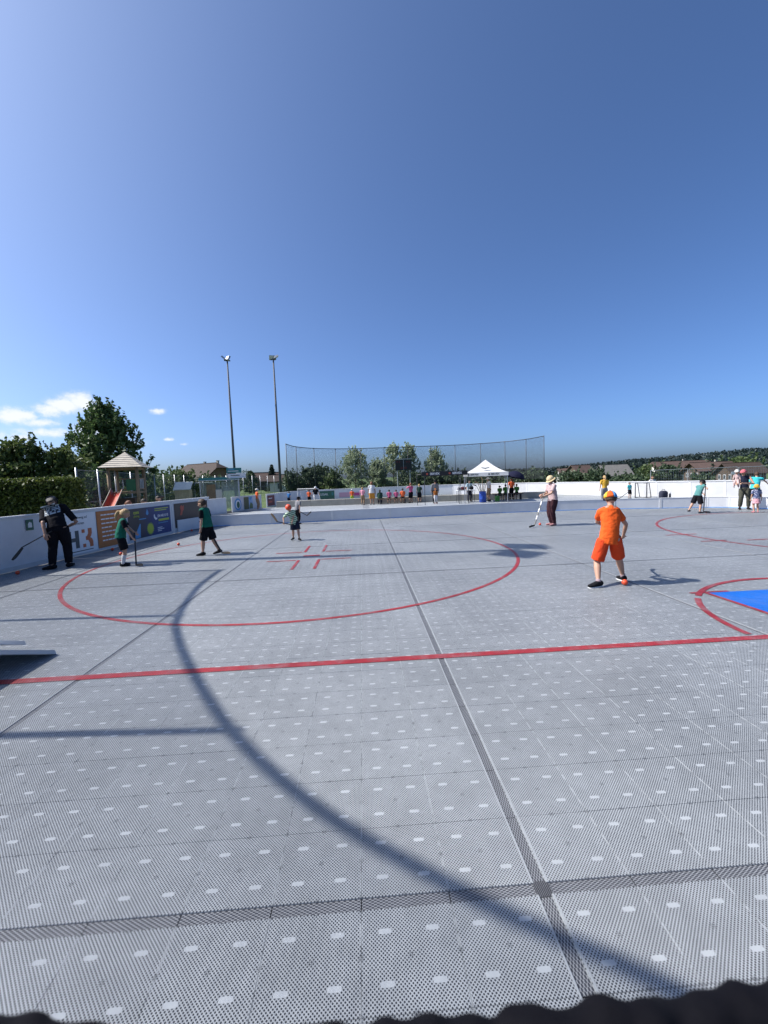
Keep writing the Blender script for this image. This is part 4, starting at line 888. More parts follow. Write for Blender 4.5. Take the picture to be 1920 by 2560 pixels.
for i, (x, y, h, r_, lab) in enumerate([(-15.8, 31.5, 3.0, 1.6, 'bushy tree right of the playground tower'), (-17.8, 33, 3.4, 1.8, 'bushy tree directly behind the playground tower'), (-15.0, 35.5, 2.9, 1.4, 'rounded tree in front of the brown roofed farmhouse'), (-16.5, 46, 2.6, 1.6, 'tree left of the small hut behind the fence'), (-20, 44, 3.0, 2.0, 'broad tree below the farmhouse gable'), (-14.6, 24.2, 2.4, 1.2, 'dark bush behind the slide'), (-13.2, 21.6, 2.3, 1.1, 'dark bush left of the playground tower')]):
    tree('garden_tree', lab, (x, y, -.1), h, [(.05, r_ * .8), (.5, r_), (.85, r_ * .7), (.97, r_ * .2)], LEAF_MID if i in (2, 3) else LEAF_DARK, 60, 45, .14, .42, .08, 20, 'trees behind the wire fence')
# hillside forest: one mass of crowns on the far ridge
def forest():
    pts = []
    for i in range(3400):
        az = R(rng.uniform(5, 47)); d = rng.uniform(300, 640); x, y = d * math.sin(az), d * math.cos(az); z0 = hgt(x, y); h = rng.uniform(2.2, 4.6) * (1.15 if rng.uniform() < .1 else 1)
        n = 15; a = rng.uniform(0, 6.28, n); q = rng.uniform(0, 1, n); rr = 2.6 * (1 - q ** 1.6) * rng.uniform(.7, 1.2); pts.append(np.stack([x + rr * np.cos(a), y + rr * np.sin(a), z0 + q * h], 1))
    o = leaves('hillside_forest', np.concatenate(pts), .95, leaf_mat('leaf_forest', (.014, .026, .027), (.022, .038, .035), .1), None, aspect=.8); tag(o, 'dark wooded ridge along the right horizon', 'forest', kind='stuff')  # distance haze is put into the bluish leaf colour, no haze volume
forest()
ft_lab = ['tree left of the red roofs on the right', 'dark tree below the red roofs', 'tree left of the grey barn roof', 'tree right of the grey barn roof', 'bushy tree before the left end of the long brown house', 'bright green tree above the houses at the right edge', 'tree right of the brown roofed house', 'dark tree below the houses at the right edge', 'low dark tree right of the straw hat woman', 'low dark tree below the barn roof']
for i, (x, y, h, r_, mt) in enumerate([(50, 118, 4.4, 4.0, LEAF_FAR), (62, 122, 4.2, 4.5, LEAF_FAR), (66.5, 118, 4.0, 3.4, LEAF_FAR), (88, 128, 5.0, 3.6, LEAF_MID), (94, 126, 4.9, 3.8, LEAF_FAR), (107, 115, 6.4, 5.2, LEAF_MID), (110, 128, 4.8, 5.0, LEAF_FAR), (90, 105, 3.2, 4.0, LEAF_FAR), (45, 105, 3.0, 4.5, LEAF_FAR), (72, 112, 2.6, 4.5, LEAF_FAR)]):
    tree('valley_tree', ft_lab[i], (x, y, hgt(x, y) - .1), h, [(.05, r_ * .8), (.5, r_), (.85, r_ * .7), (.98, r_ * .2)], mt, 60, 45, .42, 1.2, .2, 10, 'trees in the valley on the right')

# ------------------------------------------------------------------ houses
TILEB = mat('roof_tile_brown', (.042, .028, .022), .85, .22, 1.5, bump=.4, bscale=6); TILER = mat('roof_tile_red', (.080, .052, .043), .85, .22, 1.2, bump=.4, bscale=6); TILEG = mat('roof_tile_grey', (.12, .117, .11), .85, .18, 1.2, bump=.4, bscale=6)
WALLW = mat('render_white', (.62, .60, .56), .9, .06); WALLB = mat('larch_wall', (.07, .05, .036), .85, .2, 3); PANE = mat('window_glass', (.04, .05, .06), .15, .05)
def house(label, loc, rz, L, Wd, wall_h, roof_h, wallm, roofm, hip=.0, over=.5, gable=None, chimneys=((.2, .1),), nwin=3, group='houses in the background'):
    """ridge along local x; the gables stand at both ends"""
    t = thing('house', label, 'house', loc, rz, group); w, l = Wd / 2, L / 2
    MB().box((0, 0, wall_h / 2), (L, Wd, wall_h)).build('wall', wallm, t)
    for s_ in (-1, 1):
        zr = wall_h + roof_h; zh = wall_h + roof_h * (1 - hip * .8); wh = w * hip * .8
        poly_ = [(s_ * l * .995, -w, wall_h), (s_ * l * .995, w, wall_h), (s_ * l * .995, wh, zh - .05), (s_ * l * .995, -wh, zh - .05)]
        p2 = [(s_ * (l - .2), y, z) for _, y, z in poly_]
        MB().add(poly_ + p2, [(0, 1, 2, 3), (7, 6, 5, 4), (0, 4, 5, 1), (1, 5, 6, 2), (2, 6, 7, 3), (3, 7, 4, 0)]).build('gable', gable or wallm, t)
        # window row in the gable
        for k in range(nwin):
            y = (k - (nwin - 1) / 2) * Wd / (nwin + .5); f = MB().box((s_ * (l + .03), y, wall_h * .62), (.08, .95, 1.1)).build('window', WHITE2, t); MB().box((s_ * (l + .075), y, wall_h * .62), (.02, .78, .92)).build('pane', PANE, f)
    e = over; zr = wall_h + roof_h; sl_ = roof_h / w; ze = wall_h - e * sl_; lr = l + e
    rl = l + e - hip * w * .9; zk = wall_h + roof_h * (1 - hip * .8); wk = w * hip * .8
    rf = MB()
    for s_ in (-1, 1):
        q = [(-lr, s_ * (w + e), ze), (lr, s_ * (w + e), ze), (lr, s_ * wk, zk), (rl, 0, zr), (-rl, 0, zr), (-lr, s_ * wk, zk)]; q2 = [(x, y, z - .16) for x, y, z in q]; n = 6
        rf.add(q + q2, [tuple(range(n)), tuple(range(2 * n - 1, n - 1, -1))] + [(i, i + n, (i + 1) % n + n, (i + 1) % n) for i in range(n)])
    if hip > 0:
        for s_ in (-1, 1): rf.add([(s_ * lr, -wk, zk), (s_ * lr, wk, zk), (s_ * rl, 0, zr), (s_ * lr, -wk, zk - .16), (s_ * lr, wk, zk - .16), (s_ * rl, 0, zr - .16)], [(0, 1, 2), (5, 4, 3), (0, 3, 4, 1)])
    r_ = rf.build('roof', roofm, t)
    MB().box((0, 0, zr + .02), (2 * rl, .25, .12)).build('ridge_tiles', roofm, r_)
    for fx, fy in chimneys:
        MB().box((fx * L, fy * Wd, zr + .1), (.5, .5, .9)).build('chimney', CONC, r_); MB().box((fx * L, fy * Wd, zr + .58), (.62, .62, .07)).build('chimney_cap', TILEG, r_)
    for s_ in (-1, 1):
        for k in range(int(L / 3)):
            x = (k + .5) * L / int(L / 3) - l; f = MB().box((x, s_ * (w + .03), wall_h * .55), (.95, .08, 1.1)).build('window', WHITE2, t); MB().box((x, s_ * (w + .075), wall_h * .55), (.78, .02, .92)).build('pane', PANE, f)
    return t
house('large brown roofed farmhouse with a wooden gable left of the floodlights', (-41, 112, -.2), R(-32), 13.5, 10.5, 3.2, 4.0, WALLB, TILEB, hip=.42, over=.9, gable=mat('gable_wood', (.22, .125, .07), .85, .2, 3), chimneys=((.36, .1), (-.1, .2)))
house('low dark roofed house left of the large farmhouse', (-62, 118, -.2), R(5), 16, 9, 2.9, 2.4, WALLB, TILEB, chimneys=((.1, .1),))
house('house with a flat brown roof between spruce and floodlight pole', (-14.4, 76, -.3), R(8), 3.4, 4.2, 2.2, 1.0, WALLW, TILEB, over=.35, chimneys=((.3, .1),), nwin=1)
house('distant house with a reddish roof behind the round tree', (-21.4, 96, -.3), R(25), 5.0, 5.0, 2.5, 1.6, WALLB, TILER, chimneys=(), nwin=1)
house('grey roofed barn among the valley trees', (79.5, 131, -3.2), R(-6), 7.4, 8.0, 3.2, 3.0, WALLB, TILEG, over=.7, chimneys=())
house('brown roofed house just left of the grey barn', (74, 141, -3.2), R(14), 6.5, 8.0, 3.6, 3.0, WALLB, TILER, over=.6, chimneys=())
house('small distant reddish roof, leftmost of the valley houses', (80, 161, -3.0), R(-10), 7.5, 6.5, 3.2, 2.4, WALLW, TILER, over=.5, chimneys=())
house('long brown roofed house with a white gable front', (109, 141, -3.1), R(-10), 17.5, 9.0, 3.4, 3.2, WALLW, TILER, over=.8, hip=.25, chimneys=((.1, .1),))
house('brown roofed house behind the woman with the baby', (84.5, 91, -3.0), R(-14), 6.0, 7.0, 3.0, 2.0, WALLB, TILEB, over=.7, chimneys=())
house('brown house between the long house and the rightmost house', (92, 108, -3.0), R(-8), 9.0, 7.0, 3.6, 1.9, WALLB, TILER, over=.8, chimneys=((.2, .1),))

# ------------------------------------------------------------------ people
PENDING = []
def soft(mb, name, material, parent, vox, smooth=4):
    o = mb.build(name, material, parent, fix=True)
    r_ = o.modifiers.new('r', 'REMESH'); r_.mode = 'VOXEL'; r_.voxel_size = vox; r_.use_smooth_shade = True
    s_ = o.modifiers.new('s', 'SMOOTH'); s_.iterations = smooth; s_.factor = .5
    PENDING.append(o); return o
FOLD = bpy.data.textures.new('cloth_folds', 'CLOUDS'); FOLD.noise_scale = .11; FOLD.noise_depth = 2
def folds(o, H, vox):
    if vox > .012: return
    d_ = o.modifiers.new('d', 'DISPLACE'); d_.texture = FOLD; d_.texture_coords = 'GLOBAL'; d_.strength = .016; d_.mid_level = .42
def ik(a, c, l1, l2, pole):
    d = c - a; L = d.length; mx = (l1 + l2) * .995
    if L > mx: c = a + d * (mx / L); d = c - a; L = mx
    x = (l1 * l1 - l2 * l2 + L * L) / (2 * L); h = math.sqrt(max(0, l1 * l1 - x * x)); n = d.normalized(); p = pole - n * pole.dot(n)
    if p.length < 1e-5: p = Vector((0, 0, 1))
    return a + n * x + p.normalized() * h, c
def person(label, loc, face, H, shirt, legs, hair='brown', shoes='black', pose=None, sleeve=.75, leg_t=.45, hat=None, hs=None, vox=.012, skin=SKIN, bib=None, socks=None, lean=(0, 0), head=(0, 0), hair_style='short', group='people at the rink', loose=1.0, seat=None, hem=0., fat=1.0, skirt=False, sole=None, stance=.06, z0=0., stride=0.):
    pose = dict(pose or {}); root = thing('person', label, 'person', (loc[0], loc[1], z0), -R(face), group); M3 = Matrix.Rotation(R(face), 3, 'Z')
    def w2l(p): return M3 @ (Vector(p) - Vector((loc[0], loc[1], z0)))
    hr = (hs or (H * .5 / 7.0)); V_ = Vector
    J = {'hip': V_((0, 0, .52)), 'waist': V_((0, 0, .605)), 'chest': V_((0, 0, .715)), 'top': V_((0, -.004, .80)), 'neck': V_((0, 0, .835))}
    for s_, k in ((1, 'R'), (-1, 'L')):
        J['s' + k] = V_((s_ * .108, 0, .795)); J['h' + k] = V_((s_ * .05, 0, .50)); J['a' + k] = V_((s_ * stance, stride * s_ * .5, .04)); J['w' + k] = V_((s_ * .155, .02, .475))
    J = {k: v * H for k, v in J.items()}
    J['head'] = J['neck'] + V_((0, .01 * H, hr * .92 + .012 * H))
    if seat is not None:   # seated: hips at the seat height, knees forward
        dz = seat + .05 * H - J['hip'].z
        for k in ('hip', 'waist', 'chest', 'top', 'neck', 'head', 'sR', 'sL', 'hR', 'hL', 'wR', 'wL'): J[k] = J[k] + V_((0, 0, dz))
        for s_, k in ((1, 'R'), (-1, 'L')): J['a' + k] = V_((s_ * .07 * H, .24 * H, .04 * H)); J['w' + k] = V_((s_ * .07 * H, .15 * H, seat + .13 * H))
    c = J['hip'].copy(); Mf = Matrix.Rotation(R(-lean[0]), 3, 'X'); Ms = Matrix.Rotation(R(lean[1]), 3, 'Y'); Q = Ms @ Mf
    for k in ('chest', 'top', 'neck', 'head', 'sR', 'sL', 'wR', 'wL'): J[k] = c + Q @ (J[k] - c)
    J['waist'] = c + Matrix.Identity(3).lerp(Q, .6) @ (J['waist'] - c)
    for k, v in pose.items():
        if v[0] == 'W': J[k] = w2l(v[1:])
        elif k in J or len(k) == 2: J[k] = V_(v) * H
    for s_, k in ((1, 'R'), (-1, 'L')):
        if 'e' + k not in J: J['e' + k], J['w' + k] = ik(J['s' + k], J['w' + k], .165 * H, .15 * H, V_((s_ * .5, -1, -.2)))
        if 'k' + k not in J: J['k' + k], J['a' + k] = ik(J['h' + k], J['a' + k], .235 * H, .235 * H, V_((s_ * .15, 1, .1 if seat is None else .8)))
        if 't' + k not in J:
            J['t' + k] = J['a' + k] + V_((s_ * .02, .105, 0)) * H
    side = (J['sR'] - J['sL']).normalized(); hside = (J['hR'] - J['hL']).normalized(); B = MB(); f_ = fat
    # body
    B.loft([J['hip'] - V_((0, 0, .02 * H)), J['waist'], J['chest'], J['top']], [(.082 * H * f_, .056 * H * f_), (.07 * H * f_, .05 * H * f_), (.088 * H, .054 * H * f_), (.075 * H, .042 * H)], side)
    B.loft([J['top'], J['neck'], J['head'] - (J['head'] - J['neck']) * .35], [.036 * H, .030 * H, .029 * H], side)
    Mh = Q.lerp(Matrix.Identity(3), .35) @ Matrix.Rotation(-R(head[0]), 3, 'Z') @ Matrix.Rotation(-R(head[1]), 3, 'X')
    def headshape(q):
        x, y, z = q
        if z < 0: x *= 1 + .25 * z; y = y * (1 + .12 * z) + .06 * (-z)
        return V_((x, y, z))
    B.ball(J['head'], (hr * .74, hr * .88, hr), Mh, 18, 12, headshape)
    near_ = vox < .014
    B.ball(J['head'] + Mh @ V_((0, hr * .9, -hr * .12)), (hr * .12, hr * .2, hr * .2), Mh, 8, 6)
    for s_ in (-1, 1): B.ball(J['head'] + Mh @ V_((s_ * hr * .76, -.02 * hr, -hr * .05)), (hr * .1, hr * .18, hr * .24), Mh, 8, 6)
    for s_, k in ((1, 'R'), (-1, 'L')):
        S, E, Wv = J['s' + k], J['e' + k], J['w' + k]
        B.loft([J['top'] + (S - J['top']) * .3, S, S.lerp(E, .5), E, E.lerp(Wv, .35), Wv], [.034 * H, .031 * H, .027 * H, .0215 * H, .022 * H, .0145 * H], (0, 1, .01))
        fd = (Wv - E).normalized(); pn = fd.cross(V_((0, 0, 1)) if abs(fd.z) < .9 else V_((0, 1, 0))).normalized(); cu = V_((0, .6, -.5)) if abs(fd.z) < .9 else V_((-s_ * .6, .8, 0)); cu = (cu - fd * cu.dot(fd)).normalized(); wd = fd.cross(cu)
        B.loft([Wv, Wv + fd * .03 * H, Wv + fd * .055 * H], [(.014 * H, .011 * H), (.023 * H, .011 * H), (.022 * H, .009 * H)], wd)
        if near_:
            for q in range(4):
                b0 = Wv + fd * .052 * H + wd * (.016 - .0107 * q) * H; ln = [.036, .042, .04, .031][q] * H; m1 = b0 + fd * ln * .55 + cu * ln * .3; B.loft([b0, m1, m1 + fd * ln * .1 + cu * ln * .55], [.0062 * H, .0058 * H, .005 * H], wd, 8)
            th = Wv + fd * .02 * H + wd * .02 * H; B.loft([th, th + wd * .018 * H + fd * .018 * H, th + wd * .018 * H + fd * .04 * H + cu * .012 * H], [.0075 * H, .0068 * H, .0055 * H], cu, 8)
        Hp, K, A = J['h' + k], J['k' + k], J['a' + k]
        B.loft([Hp, Hp.lerp(K, .45), K, K.lerp(A, .32), A.lerp(K, .15), A], [.054 * H * f_, .047 * H * f_, .034 * H, .036 * H, .0215 * H, .022 * H], hside)
        B.loft([A + V_((0, 0, 0)), A + V_((0, 0, -.015 * H))], [.022 * H, .02 * H], hside)
    soft(B, 'body', skin, root, vox, 3)
    # shirt
    Sh = MB(); lo = loose; hemp = J['hip'] + (J['hip'] - J['waist']) * (.25 + hem)
    def torso(mb, g, neck=True):
        pts = [hemp, J['hip'], J['waist'], J['chest'], J['top'] + (J['neck'] - J['top']) * .1]; rr = [(.094 * f_ * lo, .070 * f_ * lo), (.092 * f_ * lo, .067 * f_ * lo), (.083 * f_ * lo, .062 * f_ * lo), (.097, .064 * f_), (.085, .05)]
        mb.loft(pts, [(a * H + g, b * H + g) for a, b in rr], side, 18, round_ends=False)
        mb.loft([J['sL'].lerp(J['top'], .12), J['top'], J['sR'].lerp(J['top'], .12)], [.036 * H + g, .044 * H + g, .036 * H + g], (0, 1, 0))
    torso(Sh, 0)
    if sleeve > 0:
        for k in ('R', 'L'):
            S, E, Wv = J['s' + k], J['e' + k], J['w' + k]
            if sleeve <= 1: Sh.loft([J['top'].lerp(S, .5), S, S.lerp(E, sleeve)], [.042 * H, .040 * H, .036 * H * lo], (0, 1, .01), round_ends=False)
            else: Sh.loft([J['top'].lerp(S, .5), S, E, E.lerp(Wv, sleeve - 1)], [.042 * H, .040 * H, .031 * H, .025 * H], (0, 1, .01), round_ends=False)
    so_ = soft(Sh, 'shirt', shirt, root, vox, 5); folds(so_, H, vox)
    if bib:
        Bb = MB(); torso(Bb, .010 * H + .004); soft(Bb, 'bib', bib, root, vox, 5)
    # legs wear
    if legs:
        Lg = MB(); Lg.loft([J['hip'] - V_((0, 0, .055 * H)), J['hip'], J['hip'].lerp(J['waist'], .7)], [(.080 * H * f_, .064 * H * f_), (.092 * H * f_, .068 * H * f_), (.084 * H * f_, .062 * H * f_)], hside, 18, round_ends=False)
        if skirt:
            Lg.loft([J['hip'], J['hip'] + V_((0, 0, -.08 * H)), J['hip'] + V_((0, 0, -.19 * H))], [(.09 * H, .07 * H), (.11 * H, .09 * H), (.13 * H, .11 * H)], hside, 18, round_ends=False)
        else:
            for k in ('R', 'L'):
                Hp, K, A = J['h' + k], J['k' + k], J['a' + k]
                if leg_t <= .55: Lg.loft([Hp + V_((0, 0, .01 * H)), Hp.lerp(K, .5), Hp.lerp(K, leg_t * 2)], [.064 * H * f_, .062 * H * lo, .061 * H * lo], hside, round_ends=False)
                else: Lg.loft([Hp + V_((0, 0, .01 * H)), Hp.lerp(K, .5), K, K.lerp(A, .4), K.lerp(A, (leg_t - .5) * 2)], [.064 * H * f_, .060 * H * f_, .047 * H * lo, .045 * H * lo, .036 * H * lo], hside, round_ends=False)
        lo_ = soft(Lg, 'skirt' if skirt else ('shorts' if leg_t <= .55 else 'trousers'), legs, root, vox, 4); folds(lo_, H, vox)
    # shoes and socks
    for k in ('R', 'L'):
        A, T = J['a' + k], J['t' + k]; K = J['k' + k]; d = (T - A); d.z *= .5; d = d.normalized() if d.length > 0 else V_((0, 1, 0)); up = V_((0, 0, 1)) - d * d.z; up.normalize(); sv_ = d.cross(up); b0 = A - up * .018 * H
        mb = MB(); mb.loft([b0 - d * .03 * H + up * .008 * H, b0 + d * .01 * H + up * .008 * H, b0 + d * .06 * H, b0 + d * .105 * H - up * .004 * H], [(.026 * H, .028 * H), (.028 * H, .032 * H), (.030 * H, .022 * H), (.023 * H, .015 * H)], sv_); 
        sh_ = soft(mb, 'shoe', shoes if not isinstance(shoes, str) else fabric('shoe_' + shoes, {'black': (.012, .012, .014), 'white': (.6, .6, .6), 'grey': (.10, .10, .11), 'brown': (.12, .06, .04)}[shoes]), root, vox * .8, 2)
        if sole:
            mb = MB(); c0 = b0 - up * .024 * H; mb.loft([c0 - d * .035 * H, c0 + d * .04 * H, c0 + d * .11 * H], [(.026 * H, .007 * H), (.03 * H, .007 * H), (.024 * H, .006 * H)], sv_); mb.build('sole', sole, sh_, True)
        if socks:
            sm2, top_ = socks; mb = MB(); mb.loft([A, A.lerp(K, top_ * .5), A.lerp(K, top_)], [.027 * H, .034 * H if top_ > .4 else .027 * H, .039 * H if top_ > .5 else .027 * H], hside, round_ends=False); soft(mb, 'sock', sm2, root, vox, 2)
    # hair and hats
    hc = J['head']
    HAIR = {'brown': (.05, .026, .014), 'blond': (.36, .24, .11), 'dark': (.022, .017, .014), 'red': (.16, .06, .03), 'grey': (.3, .29, .28)}
    hm = mat('hair_' + hair, HAIR[hair], .65, .3, 30, bump=.6, bscale=60)
    if hair_style != 'none':
        def hshape(q):
            x, y, z = q; k = 1.0
            if y > .25 and z < .42: k = .80
            elif z < -.45: k = .82
            return V_((x * k, y * k - (.04 if k == 1 else 0), z * k + .04))
        hb = MB(); hb.ball(hc, (hr * .84, hr * .97, hr * 1.06), Mh, 20, 14, hshape)
        if hair_style == 'long': hb.loft([hc + Mh @ V_((0, -hr * .6, hr * .2)), hc + Mh @ V_((0, -hr * .85, -hr * .7)), hc + Mh @ V_((0, -hr * .9, -hr * 1.6))], [(hr * .7, hr * .35), (hr * .72, hr * .3), (hr * .5, hr * .2)], side)
        if hair_style == 'pony': hb.loft([hc + Mh @ V_((0, -hr * .8, hr * .25)), hc + Mh @ V_((0, -hr * 1.35, hr * .0)), hc + Mh @ V_((0, -hr * 1.45, -hr * .8)), hc + Mh @ V_((0, -hr * 1.25, -hr * 1.7))], [hr * .22, hr * .32, hr * .28, hr * .1], side)
        soft(hb, 'hair', hm, root, vox, 2)
    if hat:
        kind, hm_ = hat[0], hat[1]
        if kind in ('cap', 'helmet', 'sunhat'):
            def dome(q):
                x, y, z = q; z2 = max(z, -.08 if kind != 'helmet' else -.35); return V_((x, y, z2))
            c2 = hc + Mh @ V_((0, -hr * .03, hr * .12)); cp = MB().ball(c2, (hr * .92, hr * 1.06, hr * 1.02), Mh, 20, 14, dome).build(kind if kind != 'sunhat' else 'hat', hm_, root, True)
            if kind == 'cap':
                dirn = -1 if len(hat) > 2 and hat[2] == 'back' else 1
                mb = MB(); mb.loft([c2 + Mh @ V_((0, dirn * hr * .8, hr * .02)), c2 + Mh @ V_((0, dirn * hr * 1.35, -hr * .02)), c2 + Mh @ V_((0, dirn * hr * 1.75, -hr * .12))], [(hr * .75, hr * .06), (hr * .65, hr * .05), (hr * .35, hr * .04)], Mh @ V_((1, 0, 0))); mb.build('visor', hm_, cp, True)
            if kind == 'sunhat':
                vs = []; fs = []
                for i, (rr, z) in enumerate([(.85, -.04), (1.1, -.14), (1.3, -.26), (1.3, -.32), (1.1, -.2), (.85, -.1)]):
                    for j in range(24): a = 2 * math.pi * j / 24; vs.append(c2 + Mh @ V_((rr * hr * math.cos(a), rr * hr * 1.05 * math.sin(a), z * hr)))
                fs = [(i * 24 + j, i * 24 + (j + 1) % 24, ((i + 1) % 6) * 24 + (j + 1) % 24, ((i + 1) % 6) * 24 + j) for i in range(6) for j in range(24)]; MB().add(vs, fs).build('brim', hm_, cp, True)
        elif kind == 'panel_cap':
            c2 = hc + Mh @ V_((0, 0, hr * .12))
            for i in range(6):
                vs = []; fs = []
                for a_ in range(6):
                    for b_ in range(6):
                        th = 2 * math.pi * (i + a_ / 5) / 6 - R(26); ph = R(95) * b_ / 5
                        vs.append(c2 + Mh @ V_((hr * .93 * math.sin(ph) * math.cos(th), hr * 1.07 * math.sin(ph) * math.sin(th), hr * 1.05 * math.cos(ph))))
                for a_ in range(5):
                    for b_ in range(5): fs.append((a_ * 6 + b_, a_ * 6 + b_ + 1, a_ * 6 + b_ + 7, a_ * 6 + b_ + 6))
                o_ = MB().add(vs, fs).build('cap_panel', hm_[i % len(hm_)], root, True); sm3 = o_.modifiers.new('s', 'SOLIDIFY'); sm3.thickness = .006
            mb = MB(); mb.loft([c2 + Mh @ V_((0, hr * .8, -hr * .02)), c2 + Mh @ V_((0, hr * 1.7, -hr * .1))], [(hr * .75, hr * .06), (hr * .4, hr * .04)], Mh @ V_((1, 0, 0))); mb.build('visor', hm_[0], root, True)
            MB().ball(c2 + Mh @ V_((0, 0, hr * 1.06)), hr * .1).build('cap_button', hm_[0], root, True)
    if near_ and vox < .011:
        for s_ in (-1, 1): MB().ball(hc + Mh @ V_((s_ * hr * .3, hr * .80, hr * .02)), (hr * .11, hr * .06, hr * .07), Mh, 8, 6).build('eye', mat('eye_dark', (.03, .025, .02), .3), root, True)
        MB().ball(hc + Mh @ V_((0, hr * .84, -hr * .45)), (hr * .22, hr * .06, hr * .05), Mh, 8, 6).build('mouth', mat('lips', (.35, .13, .11), .5), root, True)
    def world(k): return Matrix.Rotation(-R(face), 3, 'Z') @ J[k] + Vector((loc[0], loc[1], z0))
    return root, world, so_

F_BLK = mat('cloth_black', (.009, .009, .012), .9, .15, 9, bump=.5, bscale=14, spec=.08); F_GREEN = fabric('bib_green', (.012, .15, .10)); F_ORANGE = fabric('shirt_orange', (.92, .13, .02)); F_ORED = fabric('shorts_orange_red', (.78, .075, .02)); F_PINK = fabric('shirt_pale_pink', (.58, .42, .42)); F_MAROON = fabric('trousers_maroon', (.055, .022, .028)); F_NAVY = fabric('cloth_navy', (.018, .022, .045)); F_GREY = fabric('shirt_grey', (.24, .24, .26)); F_WHITE = fabric('shirt_white', (.68, .68, .70)); F_TURQ = fabric('shirt_turquoise', (.06, .55, .58)); F_OLIVE = fabric('leggings_olive', (.085, .085, .065)); F_HOT = fabric('shirt_pink', (.62, .13, .26)); F_LIME = fabric('shorts_lime', (.45, .62, .06)); F_ORB = fabric('shirt_bright_orange', (.90, .17, .06)); F_DGREEN = fabric('jacket_green', (.03, .07, .05)); F_GRASS = fabric('shirt_grass_green', (.055, .19, .03)); F_BLUE = fabric('shirt_blue', (.04, .18, .45)); F_YEL = fabric('shirt_yellow', (.72, .42, .05)); F_LBLUE = fabric('shirt_light_blue', (.45, .62, .72)); F_TEAL = fabric('shirt_teal', (.10, .27, .26)); F_OCHRE = fabric('shorts_ochre', (.62, .28, .05)); F_RUST = fabric('shirt_rust', (.38, .13, .03)); F_CAPP = fabric('cap_pink', (.6, .16, .19)); F_STRAW = mat('straw', (.56, .44, .25), .8, .18, 40, bump=.5, bscale=120); F_TAN = fabric('trousers_tan', (.33, .22, .13)); F_BABY = fabric('baby_pink', (.60, .44, .42)); F_SKIRT = fabric('skirt_pink', (.72, .38, .42)); F_CREAM = fabric('cap_white', (.72, .70, .66))
def stripe_mat(name, c1, c2, period):
    mt = bpy.data.materials.new(name); mt.use_nodes = True; b = NB(mt); tc = b.N.new('ShaderNodeTexCoord'); sp = b.N.new('ShaderNodeSeparateXYZ'); b.L.new(tc.outputs['Object'], sp.inputs[0])
    nz = b.noise(tc.outputs['Object'], 6., 2); f = b.m('FRACT', b.m('DIVIDE', b.m('ADD', b.m('ADD', sp.outputs[2], b.m('MULTIPLY', sp.outputs[0], .25)), b.m('MULTIPLY', nz, .02)), period)); b.L.new(b.mix(b.m('GREATER_THAN', f, .5), c1, c2), b.N['Principled BSDF'].inputs['Base Color']); b.N['Principled BSDF'].inputs['Roughness'].default_value = .85; return mt
F_STRIPE = stripe_mat('striped_green_white', (.05, .14, .07), (.55, .66, .50), .055)
def floral_mat():
    mt = bpy.data.materials.new('floral_print'); mt.use_nodes = True; b = NB(mt); tc = b.N.new('ShaderNodeTexCoord'); vo = b.N.new('ShaderNodeTexVoronoi'); vo.inputs['Scale'].default_value = 26; b.L.new(tc.outputs['Object'], vo.inputs['Vector']); b.L.new(b.mix(b.mr(vo.outputs['Distance'], .3, .45), (.5, .5, .56), (.07, .09, .18)), b.N['Principled BSDF'].inputs['Base Color']); b.N['Principled BSDF'].inputs['Roughness'].default_value = .85; return mt
HERO = .0095
# man in black
man, wf, msh = person('man in black with a printed back, bending forward by the boards', (-6.70, 9.58), -20, 1.76, F_BLK, F_BLK, 'dark', 'black', lean=(34, -16), head=(-10, 42), sleeve=.85, leg_t=.96, hat=('helmet', F_BLK), hair_style='long', vox=HERO, skin=SKIN2, fat=1.08, loose=1.06, stance=.078, stride=.06,
                      pose={'wL': ('W', -6.82, 9.38, .80), 'eL': ('W', -6.90, 9.46, 1.02), 'wR': ('W', -6.78, 9.98, .86), 'eR': ('W', -6.46, 9.86, .98), 'tL': ('W', -7.10, 9.45, .05)})
pm = bpy.data.materials.new('back_print'); pm.use_nodes = True; nb = NB(pm); uvn = nb.N.new('ShaderNodeUVMap'); spn = nb.N.new('ShaderNodeSeparateXYZ'); nb.L.new(uvn.outputs[0], spn.inputs[0])
rows = nb.m('GREATER_THAN', nb.m('FRACT', nb.m('MULTIPLY', spn.outputs[1], 6.0)), .32); mpn = nb.N.new('ShaderNodeMapping'); mpn.inputs['Scale'].default_value = (13, 6, 1); nb.L.new(uvn.outputs[0], mpn.inputs[0]); wn = nb.N.new('ShaderNodeTexWhiteNoise'); snp = nb.N.new('ShaderNodeVectorMath'); snp.operation = 'FLOOR'; nb.L.new(mpn.outputs[0], snp.inputs[0]); nb.L.new(snp.outputs[0], wn.inputs[0])
nb.L.new(nb.mix(nb.m('MULTIPLY', rows, nb.m('GREATER_THAN', wn.outputs[0], .28)), (.02, .022, .03), (.42, .47, .5)), nb.N['Principled BSDF'].inputs['Base Color']); nb.N['Principled BSDF'].inputs['Roughness'].default_value = .8
